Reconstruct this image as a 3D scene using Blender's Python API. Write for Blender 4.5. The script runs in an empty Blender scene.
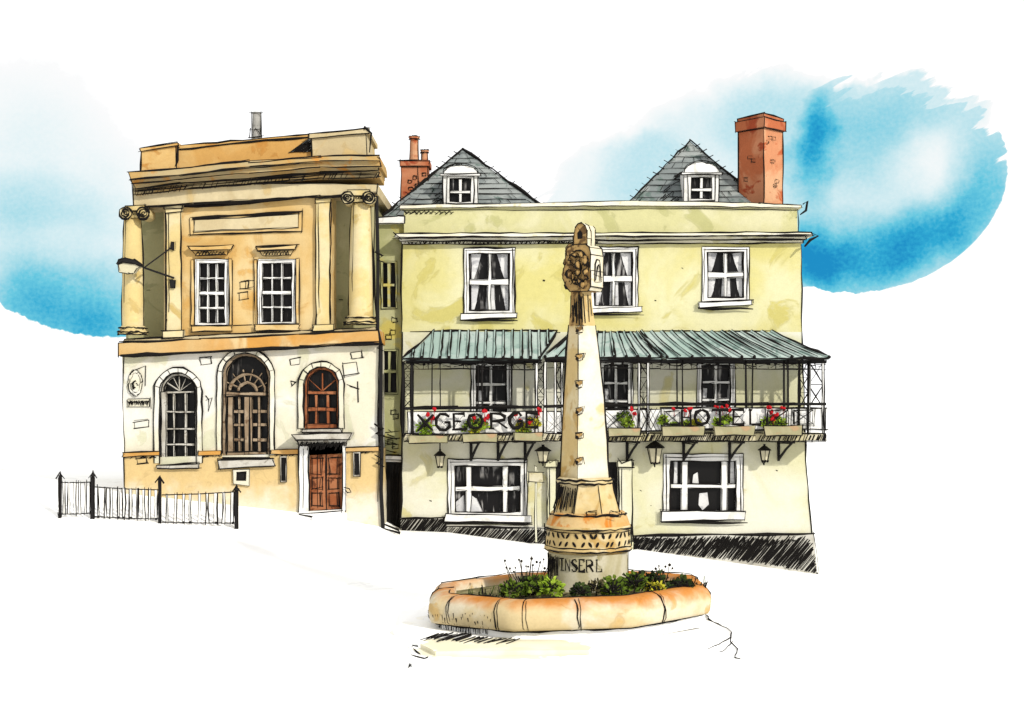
import bpy, math, random
from mathutils import Vector
from mathutils.geometry import tessellate_polygon

rnd = random.Random(11)
R = math.radians
sc = bpy.context.scene
COL = sc.collection

# ------------------------------------------------------------------ camera
F, HZ, CZ = 1400.0, 394.0, 4.7          # focal length in pixels, horizon row, eye height
cam_d = bpy.data.cameras.new('camera')
cam = bpy.data.objects.new('camera', cam_d)
COL.objects.link(cam)
cam.location = (0, 0, CZ)
cam.rotation_euler = (R(90), 0, 0)
cam_d.sensor_width = 36.0
cam_d.lens = 36.0 * F / 1024.0
cam_d.shift_y = (HZ - 353.5) / 1024.0
cam_d.clip_end = 6000
sc.camera = cam

HY = 43.75      # hotel facade
BY = 42.4       # bank facade
LY = 44.0       # link house facade
MY = 28.0       # monument axis


def X(px, Y):
    return (px - 512.0) / F * Y


def Z(py, Y):
    return CZ - (py - HZ) / F * Y


def W(pts, Y):
    return [(X(a, Y), Z(b, Y)) for a, b in pts]


def rect(x0, y0, x1, y1, Y):
    return W([(x0, y0), (x1, y0), (x1, y1), (x0, y1)], Y)


# ------------------------------------------------------------------ materials
GAIN = 0.53


def s2l(c):
    c /= 255.0
    return c / 12.92 if c <= 0.04045 else ((c + 0.055) / 1.055) ** 2.4


def lin(rgb, g=1.0):
    return tuple(s2l(v) * g for v in rgb) + (1.0,)


def mth(nt, op, a, b=None, c=None):
    n = nt.nodes.new('ShaderNodeMath')
    n.operation = op
    for i, v in enumerate((a, b, c)):
        if v is None:
            continue
        if isinstance(v, (int, float)):
            n.inputs[i].default_value = v
        else:
            nt.links.new(v, n.inputs[i])
    return n.outputs[0]


def smooth(nt, v, lo, hi, a=0.0, b=1.0):
    n = nt.nodes.new('ShaderNodeMapRange')
    n.interpolation_type = 'SMOOTHSTEP'
    nt.links.new(v, n.inputs[0])
    for i, q in enumerate((lo, hi, a, b)):
        n.inputs[i + 1].default_value = q
    return n.outputs[0]


def mixc(nt, f, a, b):
    n = nt.nodes.new('ShaderNodeMix')
    n.data_type = 'RGBA'
    for i, v in ((0, f), (6, a), (7, b)):
        if isinstance(v, (int, float, tuple)):
            n.inputs[i].default_value = v
        else:
            nt.links.new(v, n.inputs[i])
    return n.outputs[2]


def noise(nt, vec, scale, detail=3.0, dist=0.0, rough=0.55):
    n = nt.nodes.new('ShaderNodeTexNoise')
    n.inputs['Scale'].default_value = scale
    n.inputs['Detail'].default_value = detail
    n.inputs['Distortion'].default_value = dist
    n.inputs['Roughness'].default_value = rough
    if vec is not None:
        nt.links.new(vec, n.inputs['Vector'])
    return n.outputs['Fac']


def new_mat(name):
    m = bpy.data.materials.new(name)
    m.use_nodes = True
    nt = m.node_tree
    b = nt.nodes['Principled BSDF']
    b.inputs['Roughness'].default_value = 0.9
    b.inputs['Specular IOR Level'].default_value = 0.08
    tc = nt.nodes.new('ShaderNodeTexCoord')
    return m, nt, b, tc.outputs['Object']


def mapped(nt, vec, loc=(0, 0, 0), scale=(1, 1, 1)):
    n = nt.nodes.new('ShaderNodeMapping')
    n.inputs['Location'].default_value = loc
    n.inputs['Scale'].default_value = scale
    nt.links.new(vec, n.inputs['Vector'])
    return n.outputs[0]


def wash(name, c1, c2, c3, scale=0.6, t2=(0.44, 0.60), t3=(0.56, 0.66), grain=0.07, gain=GAIN, zband=None):
    """Pigment laid in uneven pools: three tones with dried edges and a paper grain."""
    m, nt, b, v = new_mat(name)
    n1 = noise(nt, v, scale, 4.0, 0.7)
    v2 = mapped(nt, v, (7.3, 2.1, 4.4))
    n2 = noise(nt, v2, scale * 1.7, 4.0, 0.9)
    col = mixc(nt, smooth(nt, n1, *t2), lin(c1, gain), lin(c2, gain))
    col = mixc(nt, smooth(nt, n2, *t3), col, lin(c3, gain))
    if zband:                               # a ragged stain that starts at a height: (colour, z0, z1, raggedness)
        cz, z0, z1, rag = zband
        sep = nt.nodes.new('ShaderNodeSeparateXYZ')
        nt.links.new(v, sep.inputs[0])
        n4 = noise(nt, v, scale * 2.6, 3.0, 0.3)
        zz = mth(nt, 'ADD', sep.outputs[2], mth(nt, 'MULTIPLY', mth(nt, 'SUBTRACT', n4, 0.5), rag))
        col = mixc(nt, smooth(nt, zz, z0, z1), col, lin(cz, gain))
    d = mth(nt, 'ABSOLUTE', mth(nt, 'SUBTRACT', n2, (t3[0] + t3[1]) / 2))
    rim = smooth(nt, d, 0.0, 0.018, 0.90, 1.0)          # dried pigment edge
    g = noise(nt, v, 22.0, 2.0)
    g2 = noise(nt, v, 5.5, 3.0)
    k = mth(nt, 'ADD', mth(nt, 'MULTIPLY', mth(nt, 'SUBTRACT', g, 0.5), grain * 2.6),
            mth(nt, 'MULTIPLY', mth(nt, 'SUBTRACT', g2, 0.5), grain * 2.6))
    k = mth(nt, 'MULTIPLY', mth(nt, 'ADD', k, 1.0), rim)
    vm = nt.nodes.new('ShaderNodeVectorMath')
    vm.operation = 'SCALE'
    nt.links.new(col, vm.inputs[0])
    nt.links.new(k, vm.inputs['Scale'])
    nt.links.new(vm.outputs[0], b.inputs['Base Color'])
    return m


def plain(name, c, gain=GAIN, rough=0.9):
    m, nt, b, v = new_mat(name)
    b.inputs['Roughness'].default_value = rough
    g = noise(nt, v, 14.0, 3.0)
    a = tuple(min(1, q * 0.88) for q in lin(c, gain)[:3]) + (1,)
    z = tuple(min(1, q * 1.12) for q in lin(c, gain)[:3]) + (1,)
    nt.links.new(mixc(nt, g, a, z), b.inputs['Base Color'])
    return m


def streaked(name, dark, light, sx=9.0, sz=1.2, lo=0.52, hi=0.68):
    """Dark glass with pale vertical scribble streaks of uneven strength."""
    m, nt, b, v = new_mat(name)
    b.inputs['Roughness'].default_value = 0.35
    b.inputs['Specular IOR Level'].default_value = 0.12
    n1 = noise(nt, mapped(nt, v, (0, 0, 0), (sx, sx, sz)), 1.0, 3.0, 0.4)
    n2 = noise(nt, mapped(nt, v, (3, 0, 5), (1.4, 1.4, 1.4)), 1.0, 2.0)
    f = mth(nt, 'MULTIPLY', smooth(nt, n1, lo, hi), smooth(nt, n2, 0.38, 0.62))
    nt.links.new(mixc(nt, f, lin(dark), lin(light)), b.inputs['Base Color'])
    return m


INK = plain('black_ink_line', (22, 20, 19), 1.0)
M = dict(
    hotel_up=wash('ochre_yellow_render', (230, 221, 146), (240, 236, 190), (218, 208, 128), 0.36, t2=(0.38, 0.66)),
    hotel_low=wash('cream_render', (236, 233, 192), (247, 245, 226), (230, 221, 166), 0.40, t2=(0.36, 0.60), t3=(0.60, 0.70)),
    parapet=wash('pale_yellow_render', (226, 222, 168), (236, 232, 190), (206, 204, 146), 0.5),
    white=wash('white_paint', (250, 249, 245), (252, 252, 250), (226, 225, 218), 1.3, grain=0.05, gain=0.60),
    trim=wash('cream_trim', (246, 241, 216), (250, 247, 232), (228, 222, 184), 1.0, gain=0.56),
    plinth=wash('pale_plinth', (196, 192, 180), (226, 224, 214), (150, 148, 140), 0.9),
    bank_up=wash('golden_ashlar', (228, 190, 122), (238, 212, 158), (222, 176, 102), 0.5, t2=(0.36, 0.64), t3=(0.54, 0.70)),
    bank_orange=wash('orange_ashlar', (220, 172, 100), (234, 196, 130), (208, 150, 76), 0.6),
    cornice=wash('brown_ochre_stone', (206, 170, 108), (200, 180, 136), (220, 158, 80), 0.6),
    frieze=wash('buff_stone', (228, 212, 172), (214, 196, 154), (222, 196, 140), 0.5),
    recess=wash('shade_toned_stone', (190, 186, 140), (206, 200, 156), (172, 170, 126), 0.6),  # stone toned olive to paint the shade of the recess
    column=wash('cream_stone', (236, 212, 148), (240, 224, 178), (214, 188, 122), 0.7),
    bank_low=wash('cream_stucco', (244, 238, 214), (249, 247, 238), (230, 228, 198), 0.42),
    bank_base=wash('tan_stucco', (236, 210, 150), (240, 222, 176), (236, 186, 116), 0.5, t3=(0.57, 0.68)),
    string=wash('orange_string_stone', (222, 164, 84), (224, 192, 136), (236, 208, 156), 0.30, t2=(0.40, 0.66)),
    link=wash('olive_render', (188, 188, 136), (206, 204, 158), (218, 202, 112), 0.5),
    slate=wash('grey_slate', (142, 150, 150), (172, 178, 176), (112, 130, 124), 1.0),
    lead=wash('green_lead', (182, 206, 198), (204, 220, 214), (160, 186, 178), 0.9),
    brick=wash('orange_brick', (196, 112, 74), (214, 144, 106), (176, 82, 52), 0.9),
    brick2=wash('pale_brick', (216, 148, 108), (226, 174, 134), (196, 102, 62), 0.9),
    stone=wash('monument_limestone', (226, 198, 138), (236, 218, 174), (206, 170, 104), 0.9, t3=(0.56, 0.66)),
    stonelit=wash('sunlit_limestone', (243, 233, 202), (248, 243, 226), (234, 214, 164), 0.9, t3=(0.6, 0.7)),  # limestone with sunlight put into its colour, for right-hand faces
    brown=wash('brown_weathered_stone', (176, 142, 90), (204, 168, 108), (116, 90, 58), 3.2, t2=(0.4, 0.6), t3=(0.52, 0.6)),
    rust=wash('rust_lichen_stone', (222, 174, 106), (230, 198, 142), (220, 138, 54), 1.3, t3=(0.5, 0.62)),
    drum=wash('grey_limestone', (212, 202, 162), (232, 224, 196), (184, 174, 132), 1.1, t3=(0.56, 0.64)),
    rim=wash('basin_rim_stone', (238, 216, 168), (245, 233, 204), (230, 196, 134), 0.8, zband=((222, 146, 70), 0.50, 0.78, 0.46)),
    pale=wash('white_step_stone', (252, 252, 249), (253, 253, 252), (226, 214, 178), 0.55, t3=(0.62, 0.68), gain=0.93, grain=0.02),
    soil=wash('dark_soil', (128, 120, 84), (164, 156, 112), (84, 78, 56), 2.2),
    planter=wash('stone_planter', (176, 170, 132), (192, 184, 148), (198, 166, 128), 1.4),
    oak=wash('red_brown_wood', (164, 96, 60), (186, 122, 84), (112, 66, 44), 1.6),
    taupe=wash('taupe_wood', (160, 138, 112), (184, 164, 138), (124, 98, 74), 1.6),
    greyframe=wash('grey_paint', (196, 190, 176), (222, 218, 208), (150, 142, 130), 1.6),
    iron=plain('black_iron', (26, 25, 25), 1.0, 0.6),
    tin=wash('grey_metal', (176, 176, 172), (206, 206, 202), (140, 140, 136), 2.0),
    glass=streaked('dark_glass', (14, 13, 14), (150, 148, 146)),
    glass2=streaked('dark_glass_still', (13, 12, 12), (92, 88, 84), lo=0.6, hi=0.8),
    lampglass=plain('pale_lamp_glass', (226, 218, 186)),
    cloth=wash('white_curtain_cloth', (246, 246, 246), (226, 226, 228), (190, 190, 194), 2.0),
    leaf1=wash('mid_green_leaf', (104, 130, 44), (138, 158, 54), (70, 94, 36), 2.5),
    leaf2=wash('lime_leaf', (168, 202, 62), (190, 214, 80), (128, 168, 52), 2.5),
    leaf3=wash('dark_green_leaf', (62, 80, 40), (88, 106, 48), (44, 54, 34), 2.5),
    leaf4=wash('yellow_leaf', (214, 208, 60), (226, 218, 90), (176, 176, 52), 2.5),
    red=plain('red_petal', (206, 36, 44)),
    twig=plain('black_twig', (40, 36, 30), 1.0),
)


# ------------------------------------------------------------------ mesh helpers
class MB:
    def __init__(self):
        self.v, self.f, self.m = [], [], []

    def add(self, pts, faces, mi):
        b = len(self.v)
        self.v.extend(tuple(p) for p in pts)
        for f in faces:
            self.f.append(tuple(b + i for i in f))
            self.m.append(mi)

    def stroke(self, pts, r=0.017, mi=-1, jit=0.016, seg=0.40, over=0.05):
        """A pen line: a thin wobbling tube that follows the points."""
        P = [Vector(p) for p in pts]
        q = []
        for a, b in zip(P, P[1:]):
            n = max(1, int((b - a).length / seg))
            for i in range(n):
                q.append(a.lerp(b, i / n))
        q.append(P[-1])
        if len(q) < 2:
            return
        if over and (q[-1] - q[0]).length > 0.25:
            d0 = (q[0] - q[1]).normalized()
            d1 = (q[-1] - q[-2]).normalized()
            q[0] = q[0] + d0 * rnd.uniform(-0.2, 1) * over
            q[-1] = q[-1] + d1 * rnd.uniform(-0.2, 1) * over
        q = [p + Vector((rnd.uniform(-jit, jit), rnd.uniform(-jit, 0) * 0.3, rnd.uniform(-jit, jit))) for p in q]
        rr = r * (rnd.uniform(0.85, 1.45) if r < 0.04 else 1.05)
        ph, fq = rnd.uniform(0, 6.3), rnd.uniform(0.5, 1.1)
        vs, fs = [], []
        for i, p in enumerate(q):
            t = (q[min(i + 1, len(q) - 1)] - q[max(i - 1, 0)])
            if t.length < 1e-6:
                t = Vector((1, 0, 0))
            t.normalize()
            u = t.cross(Vector((0.03, 1, 0.02)))
            if u.length < 0.05:
                u = t.cross(Vector((0, 0, 1)))
            u.normalize()
            w = t.cross(u)
            k = rr * rnd.uniform(0.75, 1.2) * (1 + (0.38 if r < 0.04 else 0.12) * math.sin(ph + i * fq))
            if i == 0 or i == len(q) - 1:
                k *= 0.6
            for s in ((1, 0), (0, 1), (-1, 0), (0, -1)):
                vs.append(p + u * s[0] * k + w * s[1] * k)
        for i in range(len(q) - 1):
            for j in range(4):
                a, b = i * 4 + j, i * 4 + (j + 1) % 4
                fs.append((a, b, b + 4, a + 4))
        n = len(vs)
        fs += [(0, 1, 2, 3), (n - 4, n - 3, n - 2, n - 1)]
        self.add(vs, fs, mi)

    def loop(self, poly, y, r=0.017, **k):
        """Pen outline of an XZ polygon at depth y, edge by edge."""
        for a, b in zip(poly, poly[1:] + poly[:1]):
            self.stroke([(a[0], y, a[1]), (b[0], y, b[1])], r, **k)
            if r > 0.010 and rnd.random() < 0.5:       # the pen goes over the line again
                e = lambda: rnd.uniform(-.045, .045)
                self.stroke([(a[0] + e(), y, a[1] + e()), (b[0] + e(), y, b[1] + e())], r * .7, **k)

    def line(self, poly, y, r=0.017, **k):
        self.stroke([(a, y, b) for a, b in poly], r, **k)

    def prism(self, poly, y0, y1, mi=0, ink=0.017, deep=False):
        n = len(poly)
        ex = min(max(q[k] for q in poly) - min(q[k] for q in poly) for k in (0, 1))
        w = (0.012 if ex < 0.25 else 0.0) if ink < 0.013 else 0.006     # nothing is ruled dead straight
        poly = [(a + rnd.uniform(-w, w), b + rnd.uniform(-w, w)) for a, b in poly]
        vs = [(a, y0, b) for a, b in poly] + [(a, y1, b) for a, b in poly]
        fs = [tuple(range(n)), tuple(range(2 * n - 1, n - 1, -1))]
        fs += [(i, (i + 1) % n, n + (i + 1) % n, n + i) for i in range(n)]
        self.add(vs, fs, mi)
        if ink:
            self.loop(poly, y0, ink)
            if deep:
                for a, b in poly:
                    self.stroke([(a, y0, b), (a, y1, b)], ink)

    def ring(self, outer, inner, y0, y1, mi=0, ink=0.017, close=True):
        n = len(outer)
        vs = [(a, y0, b) for a, b in outer] + [(a, y0, b) for a, b in inner] + \
             [(a, y1, b) for a, b in outer] + [(a, y1, b) for a, b in inner]
        fs = []
        for i in range(n if close else n - 1):
            j = (i + 1) % n
            fs += [(i, j, n + j, n + i), (2 * n + i, 3 * n + i, 3 * n + j, 2 * n + j),
                   (i, 2 * n + i, 2 * n + j, j), (n + i, n + j, 3 * n + j, 3 * n + i)]
        if not close:
            fs += [(0, n, 3 * n, 2 * n), (n - 1, 2 * n - 1, 4 * n - 1, 3 * n - 1)]
        self.add(vs, fs, mi)
        if ink:
            for p in (outer, inner):
                q = [(a, y0, b) for a, b in p]
                self.stroke(q + ([q[0]] if close else []), ink, seg=0.3)

    def wall(self, outer, holes, y0, y1, deep=0.25, mi=0, mrev=0, ink=0.017):
        loops = [outer] + holes
        flat = [p for l in loops for p in l]
        tris = tessellate_polygon([[Vector((a, b, 0)) for a, b in l] for l in loops])
        self.add([(a, y0, b) for a, b in flat], [tuple(t) for t in tris], mi)
        n = len(outer)
        vs = [(a, y0, b) for a, b in outer] + [(a, y1, b) for a, b in outer]
        self.add(vs, [(i, (i + 1) % n, n + (i + 1) % n, n + i) for i in range(n)] + [tuple(range(n, 2 * n))], mi)
        for h in holes:
            n = len(h)
            vs = [(a, y0, b) for a, b in h] + [(a, y0 + deep, b) for a, b in h]
            self.add(vs, [(i, (i + 1) % n, n + (i + 1) % n, n + i) for i in range(n)], mrev)
        if ink:
            self.loop(outer, y0, ink)

    def box(self, x0, x1, y0, y1, z0, z1, mi=0, ink=0.017):
        self.prism([(x0, z1), (x1, z1), (x1, z0), (x0, z0)], y0, y1, mi, ink)

    def tube(self, pts, r0, r1=None, mi=0, n=8):
        r1 = r0 if r1 is None else r1
        P = [Vector(p) for p in pts]
        vs, fs = [], []
        for i, p in enumerate(P):
            t = (P[min(i + 1, len(P) - 1)] - P[max(i - 1, 0)]).normalized()
            u = t.cross(Vector((0.1, 1, 0.05)))
            if u.length < 0.1:
                u = t.cross(Vector((1, 0, 0)))
            u.normalize()
            w = t.cross(u)
            k = r0 + (r1 - r0) * i / max(1, len(P) - 1)
            for j in range(n):
                a = 2 * math.pi * j / n
                vs.append(p + u * math.cos(a) * k + w * math.sin(a) * k)
        for i in range(len(P) - 1):
            for j in range(n):
                a, b = i * n + j, i * n + (j + 1) % n
                fs.append((a, b, b + n, a + n))
        fs += [tuple(range(n)), tuple(range(len(vs) - n, len(vs)))]
        self.add(vs, fs, mi)

    def lathe(self, cx, cy, prof, n=24, mi=0, rot=0.0, sy=1.0, caps=True):
        """prof: list of (radius, z) from bottom to top."""
        vs, fs = [], []
        for r, z in prof:
            for j in range(n):
                a = rot + 2 * math.pi * j / n
                vs.append((cx + math.cos(a) * r, cy + math.sin(a) * r * sy, z))
        for i in range(len(prof) - 1):
            for j in range(n):
                a, b = i * n + j, i * n + (j + 1) % n
                fs.append((a, b, b + n, a + n))
        if caps:
            fs += [tuple(range(n)), tuple(range(len(vs) - n, len(vs)))]
        self.add(vs, fs, mi)

    def ringline(self, cx, cy, r, z, a0=-math.pi, a1=0.0, ink=0.014, sy=1.0, k=20, **kw):
        """Pen line round the side of a turned shape (a = -90 deg faces the street)."""
        self.stroke([(cx + math.cos(a0 + (a1 - a0) * i / k) * r, cy + math.sin(a0 + (a1 - a0) * i / k) * r * sy, z)
                     for i in range(k + 1)], ink, seg=1.0, **kw)

    def blob(self, c, r, mi=0, n=7, sz=1.0):
        prof = []
        for i in range(5):
            a = -math.pi / 2 + math.pi * (i + 0.35) / 4.7
            prof.append((math.cos(a) * r, c[2] + math.sin(a) * r * sz))
        self.lathe(c[0], c[1], prof, n, mi, rnd.random())

    def hatch(self, poly, y, n, ang, r=0.012, skip=0.1, short=0.25, jit=0.015):
        """Pen hatching clipped to a convex XZ polygon."""
        ca, sa = math.cos(ang), math.sin(ang)
        ds = [-a * sa + b * ca for a, b in poly]
        lo, hi = min(ds), max(ds)
        for i in range(n):
            if rnd.random() < skip:
                continue
            d = lo + (hi - lo) * (i + rnd.uniform(0.1, 0.9)) / n
            hits = []
            for (a, b), (c, e) in zip(poly, poly[1:] + poly[:1]):
                d0, d1 = -a * sa + b * ca - d, -c * sa + e * ca - d
                if d0 * d1 < 0:
                    t = d0 / (d0 - d1)
                    x, z = a + (c - a) * t, b + (e - b) * t
                    hits.append((x * ca + z * sa, x, z))
            if len(hits) < 2:
                continue
            hits.sort()
            p, q = hits[0], hits[-1]
            t0, t1 = rnd.uniform(0, short * 0.4), 1 - rnd.uniform(0, short)
            self.stroke([(p[1] + (q[1] - p[1]) * t0, y, p[2] + (q[2] - p[2]) * t0),
                         (p[1] + (q[1] - p[1]) * t1, y, p[2] + (q[2] - p[2]) * t1)], r, jit=jit, over=0)

    def build(self, name, mats, parent=None, smooth=False):
        if not isinstance(mats, (list, tuple)):
            mats = [mats]
        org = root_loc(parent)
        me = bpy.data.meshes.new(name)
        me.from_pydata([(a - org[0], b - org[1], c - org[2]) for a, b, c in self.v], [], self.f)
        for m in list(mats) + [INK]:
            me.materials.append(m)
        k = len(mats)
        me.polygons.foreach_set('material_index', [k if i < 0 else i for i in self.m])
        if smooth:
            me.polygons.foreach_set('use_smooth', [i >= 0 for i in self.m])
        me.update()
        o = bpy.data.objects.new(name, me)
        COL.objects.link(o)
        if parent:
            o.parent = parent
        return o


def root_loc(p):
    if p is None:
        return (0, 0, 0)
    while p.parent:
        p = p.parent
    return tuple(p.location)


def thing(name, label, cat, loc, group=None):
    o = bpy.data.objects.new(name, None)
    COL.objects.link(o)
    o.empty_display_size = 0.3
    o.location = loc
    o['label'] = label
    o['category'] = cat
    if group:
        o['group'] = group
    return o


def arch(x0, x1, yt, yb, Y, n=14, inset=0.0):
    """Round-headed opening in pixels of the plane Y, as an XZ polygon."""
    x0, x1, yt, yb = x0 + inset, x1 - inset, yt + inset, yb - inset
    r = (x1 - x0) / 2
    cx = (x0 + x1) / 2
    pts = [(x0, yb)]
    for i in range(n + 1):
        a = math.pi - math.pi * i / n
        pts.append((cx + math.cos(a) * r, yt + r - math.sin(a) * r))
    pts.append((x1, yb))
    return W(pts, Y)


# ------------------------------------------------------------------ ground
def lerp_table(t, x):
    if x <= t[0][0]:
        return t[0][1]
    for (a, b), (c, d) in zip(t, t[1:]):
        if x <= c:
            return b + (d - b) * (x - a) / (c - a)
    return t[-1][1]


ZF = [(-40, 2.6), (-18, 1.95), (-11.7, 1.72), (-6.3, 1.12), (-4, 0.70), (-3.5, 0.45), (-2.0, 0.39), (0.56, 0.05), (4.0, -0.15),
      (9.5, -0.92), (13, -1.25), (40, -1.6)]


def ground_z(x, y):
    t = max(0.0, min(1.0, (y - 30.0) / 12.3)) ** 2
    return lerp_table(ZF, x) * t


def axis(parts):
    out = []
    for a, b, n in parts:
        out += [a + (b - a) * i / n for i in range(n)]
    return out + [parts[-1][1]]


xs = axis([(-1500, -60, 8), (-60, -20, 10), (-20, 20, 80), (20, 60, 10), (60, 1500, 8)])
ys = axis([(-60, 4, 8), (4, 50, 70), (50, 120, 10), (120, 4000, 10)])
g = MB()
g.add([(x, y, ground_z(x, y)) for y in ys for x in xs],
      [(j * len(xs) + i, j * len(xs) + i + 1, (j + 1) * len(xs) + i + 1, (j + 1) * len(xs) + i)
       for j in range(len(ys) - 1) for i in range(len(xs) - 1)], 0)
ground = g.build('ground', wash('white_ground', (252, 252, 250), (253, 253, 252), (250, 250, 247), 0.2, gain=0.95, grain=0.015), smooth=True)
ground['kind'] = 'structure'


# ------------------------------------------------------------------ windows
def sash_window(root, px, Y, cols, rows, fw=4.0, bw=2.0, mid=None, frame='white', glass='glass', sill=None, curtain=None,
                colx=None, rowy=None, name='window', r=0.015, panehi=None):
    """Timber window set into a hole of the wall at Y: frame (part) > pane, curtain, sill (sub-parts)."""
    x0, y0, x1, y1 = px
    b = MB()
    yf, yb = Y - 0.03, Y + 0.13
    out = rect(x0, y0, x1, y1, Y)
    inn = rect(x0 + fw, y0 + fw, x1 - fw, y1 - fw, Y)
    b.ring(out, inn, yf, yb, 0, r)
    ix0, iy0, ix1, iy1 = x0 + fw, y0 + fw, x1 - fw, y1 - fw
    if colx is None:
        colx = [(ix0 + (ix1 - ix0) * (i + 1) / cols, bw) for i in range(cols - 1)]
    if rowy is None:
        rowy = [(iy0 + (iy1 - iy0) * (i + 1) / rows, bw * (1.9 if (mid and i + 1 == mid) else 1)) for i in range(rows - 1)]
    if fw >= 4:
        for xx in (x0 + fw * .45, x1 - fw * .45, x1 - fw * .3):
            b.line(W([(xx, y0 + 2), (xx + rnd.uniform(-.4, .4), y1 - 2)], Y), yf - 0.003, r * .55)
        b.line(W([(x0 + 2, y0 + fw * .5), (x1 - 2, y0 + fw * .45)], Y), yf - 0.003, r * .6)
    for cx, w in colx:
        b.prism(rect(cx - w / 2, iy0, cx + w / 2, iy1, Y), Y + 0.0, Y + 0.11, 0, 0)
    for cy, w in rowy:
        b.prism(rect(ix0, cy - w / 2, ix1, cy + w / 2, Y), Y - 0.012, Y + 0.105, 0, 0)
    # pen line round every pane
    ex = [ix0] + [q for c, w in colx for q in (c - w / 2, c + w / 2)] + [ix1]
    ey = [iy0] + [q for c, w in rowy for q in (c - w / 2, c + w / 2)] + [iy1]
    for i in range(0, len(ex), 2):
        for j in range(0, len(ey), 2):
            b.loop(rect(ex[i], ey[j], ex[i + 1], ey[j + 1], Y), Y - 0.02, r * 0.75, over=0.01)
    win = b.build(name, M[frame], root)
    p = MB()
    p.prism(rect(x0 + 1, y0 + 1, x1 - 1, y1 - 1, Y), Y + 0.14, Y + 0.19, 0, 0)
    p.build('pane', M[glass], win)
    if curtain:
        for poly in curtain:
            c = MB()
            q = W([(x0 + (x1 - x0) * a, y0 + (y1 - y0) * d) for a, d in poly], Y)
            c.prism(q, Y + 0.115, Y + 0.132, 0, 0.008)
            c.build('curtain', M['cloth'], win)
    if sill:
        s = MB()
        s.prism(W(sill, Y - 0.12), Y - 0.15, Y + 0.0, 0, 0.019)
        xa, xb = X(sill[0][0], Y), X(sill[1][0], Y)
        zb = Z(max(q[1] for q in sill), Y)
        s.stroke([(xa, Y - 0.13, zb - 0.02), (xb, Y - 0.13, zb - 0.03)], 0.026)
        s.build('sill', M[frame], win)
    return win


DRAPES = [[(0.14, 0.08), (0.34, 0.08), (0.27, 0.3), (0.2, 0.46), (0.14, 0.48)],
          [(0.86, 0.08), (0.64, 0.08), (0.72, 0.3), (0.8, 0.46), (0.86, 0.48)],
          [(0.14, 0.54), (0.30, 0.54), (0.26, 0.75), (0.19, 0.93), (0.14, 0.93)],
          [(0.86, 0.54), (0.72, 0.54), (0.77, 0.75), (0.82, 0.93), (0.86, 0.93)],
          [(0.44, 0.54), (0.60, 0.54), (0.62, 0.93), (0.42, 0.93)]]

# ------------------------------------------------------------------ hotel
hotel = thing('hotel', 'cream and yellow three-storey hotel with a lettered balcony under a green canopy', 'hotel', (2.8, HY, 0))
UPW = [(464, 248, 515, 316), (589, 247, 638, 311), (702, 247, 749, 303)]
MIDW = [(471, 361, 511, 426), (599, 360, 633, 424), (697, 360, 735, 422)]
GRW = [(448, 459, 527, 519), (663, 454, 743, 518)]
DOOR = (556, 462, 618, 548)

b = MB()
top = W([(402, 236), (801, 234), (802, 332), (402, 332)], HY)
b.wall(top, [rect(*w, HY) for w in UPW], HY, HY + 9, 0.25, 0, 0, 0)
b.line(W([(402, 240), (401, 290), (402, 332)], HY), HY - 0.01, 0.03)
b.line(W([(801, 240), (802, 290), (802, 332)], HY), HY - 0.01, 0.018)
for q in ((682, 268), (543, 280), (655, 300)):
    b.line(W([q, (q[0] + 1.5, q[1] + 0.6)], HY), HY - 0.01, 0.02)
b.build('upper_wall', M['hotel_up'], hotel)

b = MB()
low = W([(402, 332), (802, 332), (804, 400), (806, 460), (809, 500), (813, 533), (815, 600), (400, 600)], HY)
b.wall(low, [rect(*w, HY) for w in MIDW + GRW] + [rect(*DOOR, HY)], HY, HY + 9, 0.25, 0, 0, 0)
b.line(W([(802, 332), (804, 400), (806, 460), (809, 500), (812, 533)], HY), HY - 0.01, 0.02)
b.line(W([(402, 332), (402, 420), (401, 528)], HY), HY - 0.01, 0.03)
b.line(W([(412, 331.5), (470, 332), (560, 332.5)], HY), HY - 0.01, 0.014)
for q in ((650, 505), (776, 470), (640, 490), (430, 500), (590, 500)):
    b.line(W([q, (q[0] + 1.5, q[1] + 1)], HY), HY - 0.01, 0.012)
b.build('lower_wall', M['hotel_low'], hotel)

# cornice and parapet
b = MB()
yc = HY - 0.42
b.prism(W([(395, 233.5), (811, 232), (813, 236), (394, 237)], yc), yc, HY + 0.5, 0, 0.016)
b.prism(W([(399, 237), (806, 236), (806, 239.5), (400, 241)], yc + .15), yc + 0.15, HY + 0.5, 0, 0.02)
b.prism(W([(401, 241), (803, 239.5), (803, 243), (402, 244)], HY - .08), HY - 0.08, HY + 0.4, 0, 0.016)
for i in range(46):                      # scribbled bed moulding
    x = 404 + i * 4.2 + rnd.uniform(-1, 1)
    b.line(W([(x, 243 + rnd.random()), (x + 2.5, 240.5), (x + 4.5, 243.5), (x + 6, 241)], HY - .1), HY - 0.1, 0.016)
b.line(W([(812, 233), (818, 236), (810, 240), (805, 246)], yc), yc, 0.03)
b.line(W([(396, 236), (393, 232), (402, 239)], yc), yc, 0.02)
b.build('cornice', M['trim'], hotel)

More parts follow.
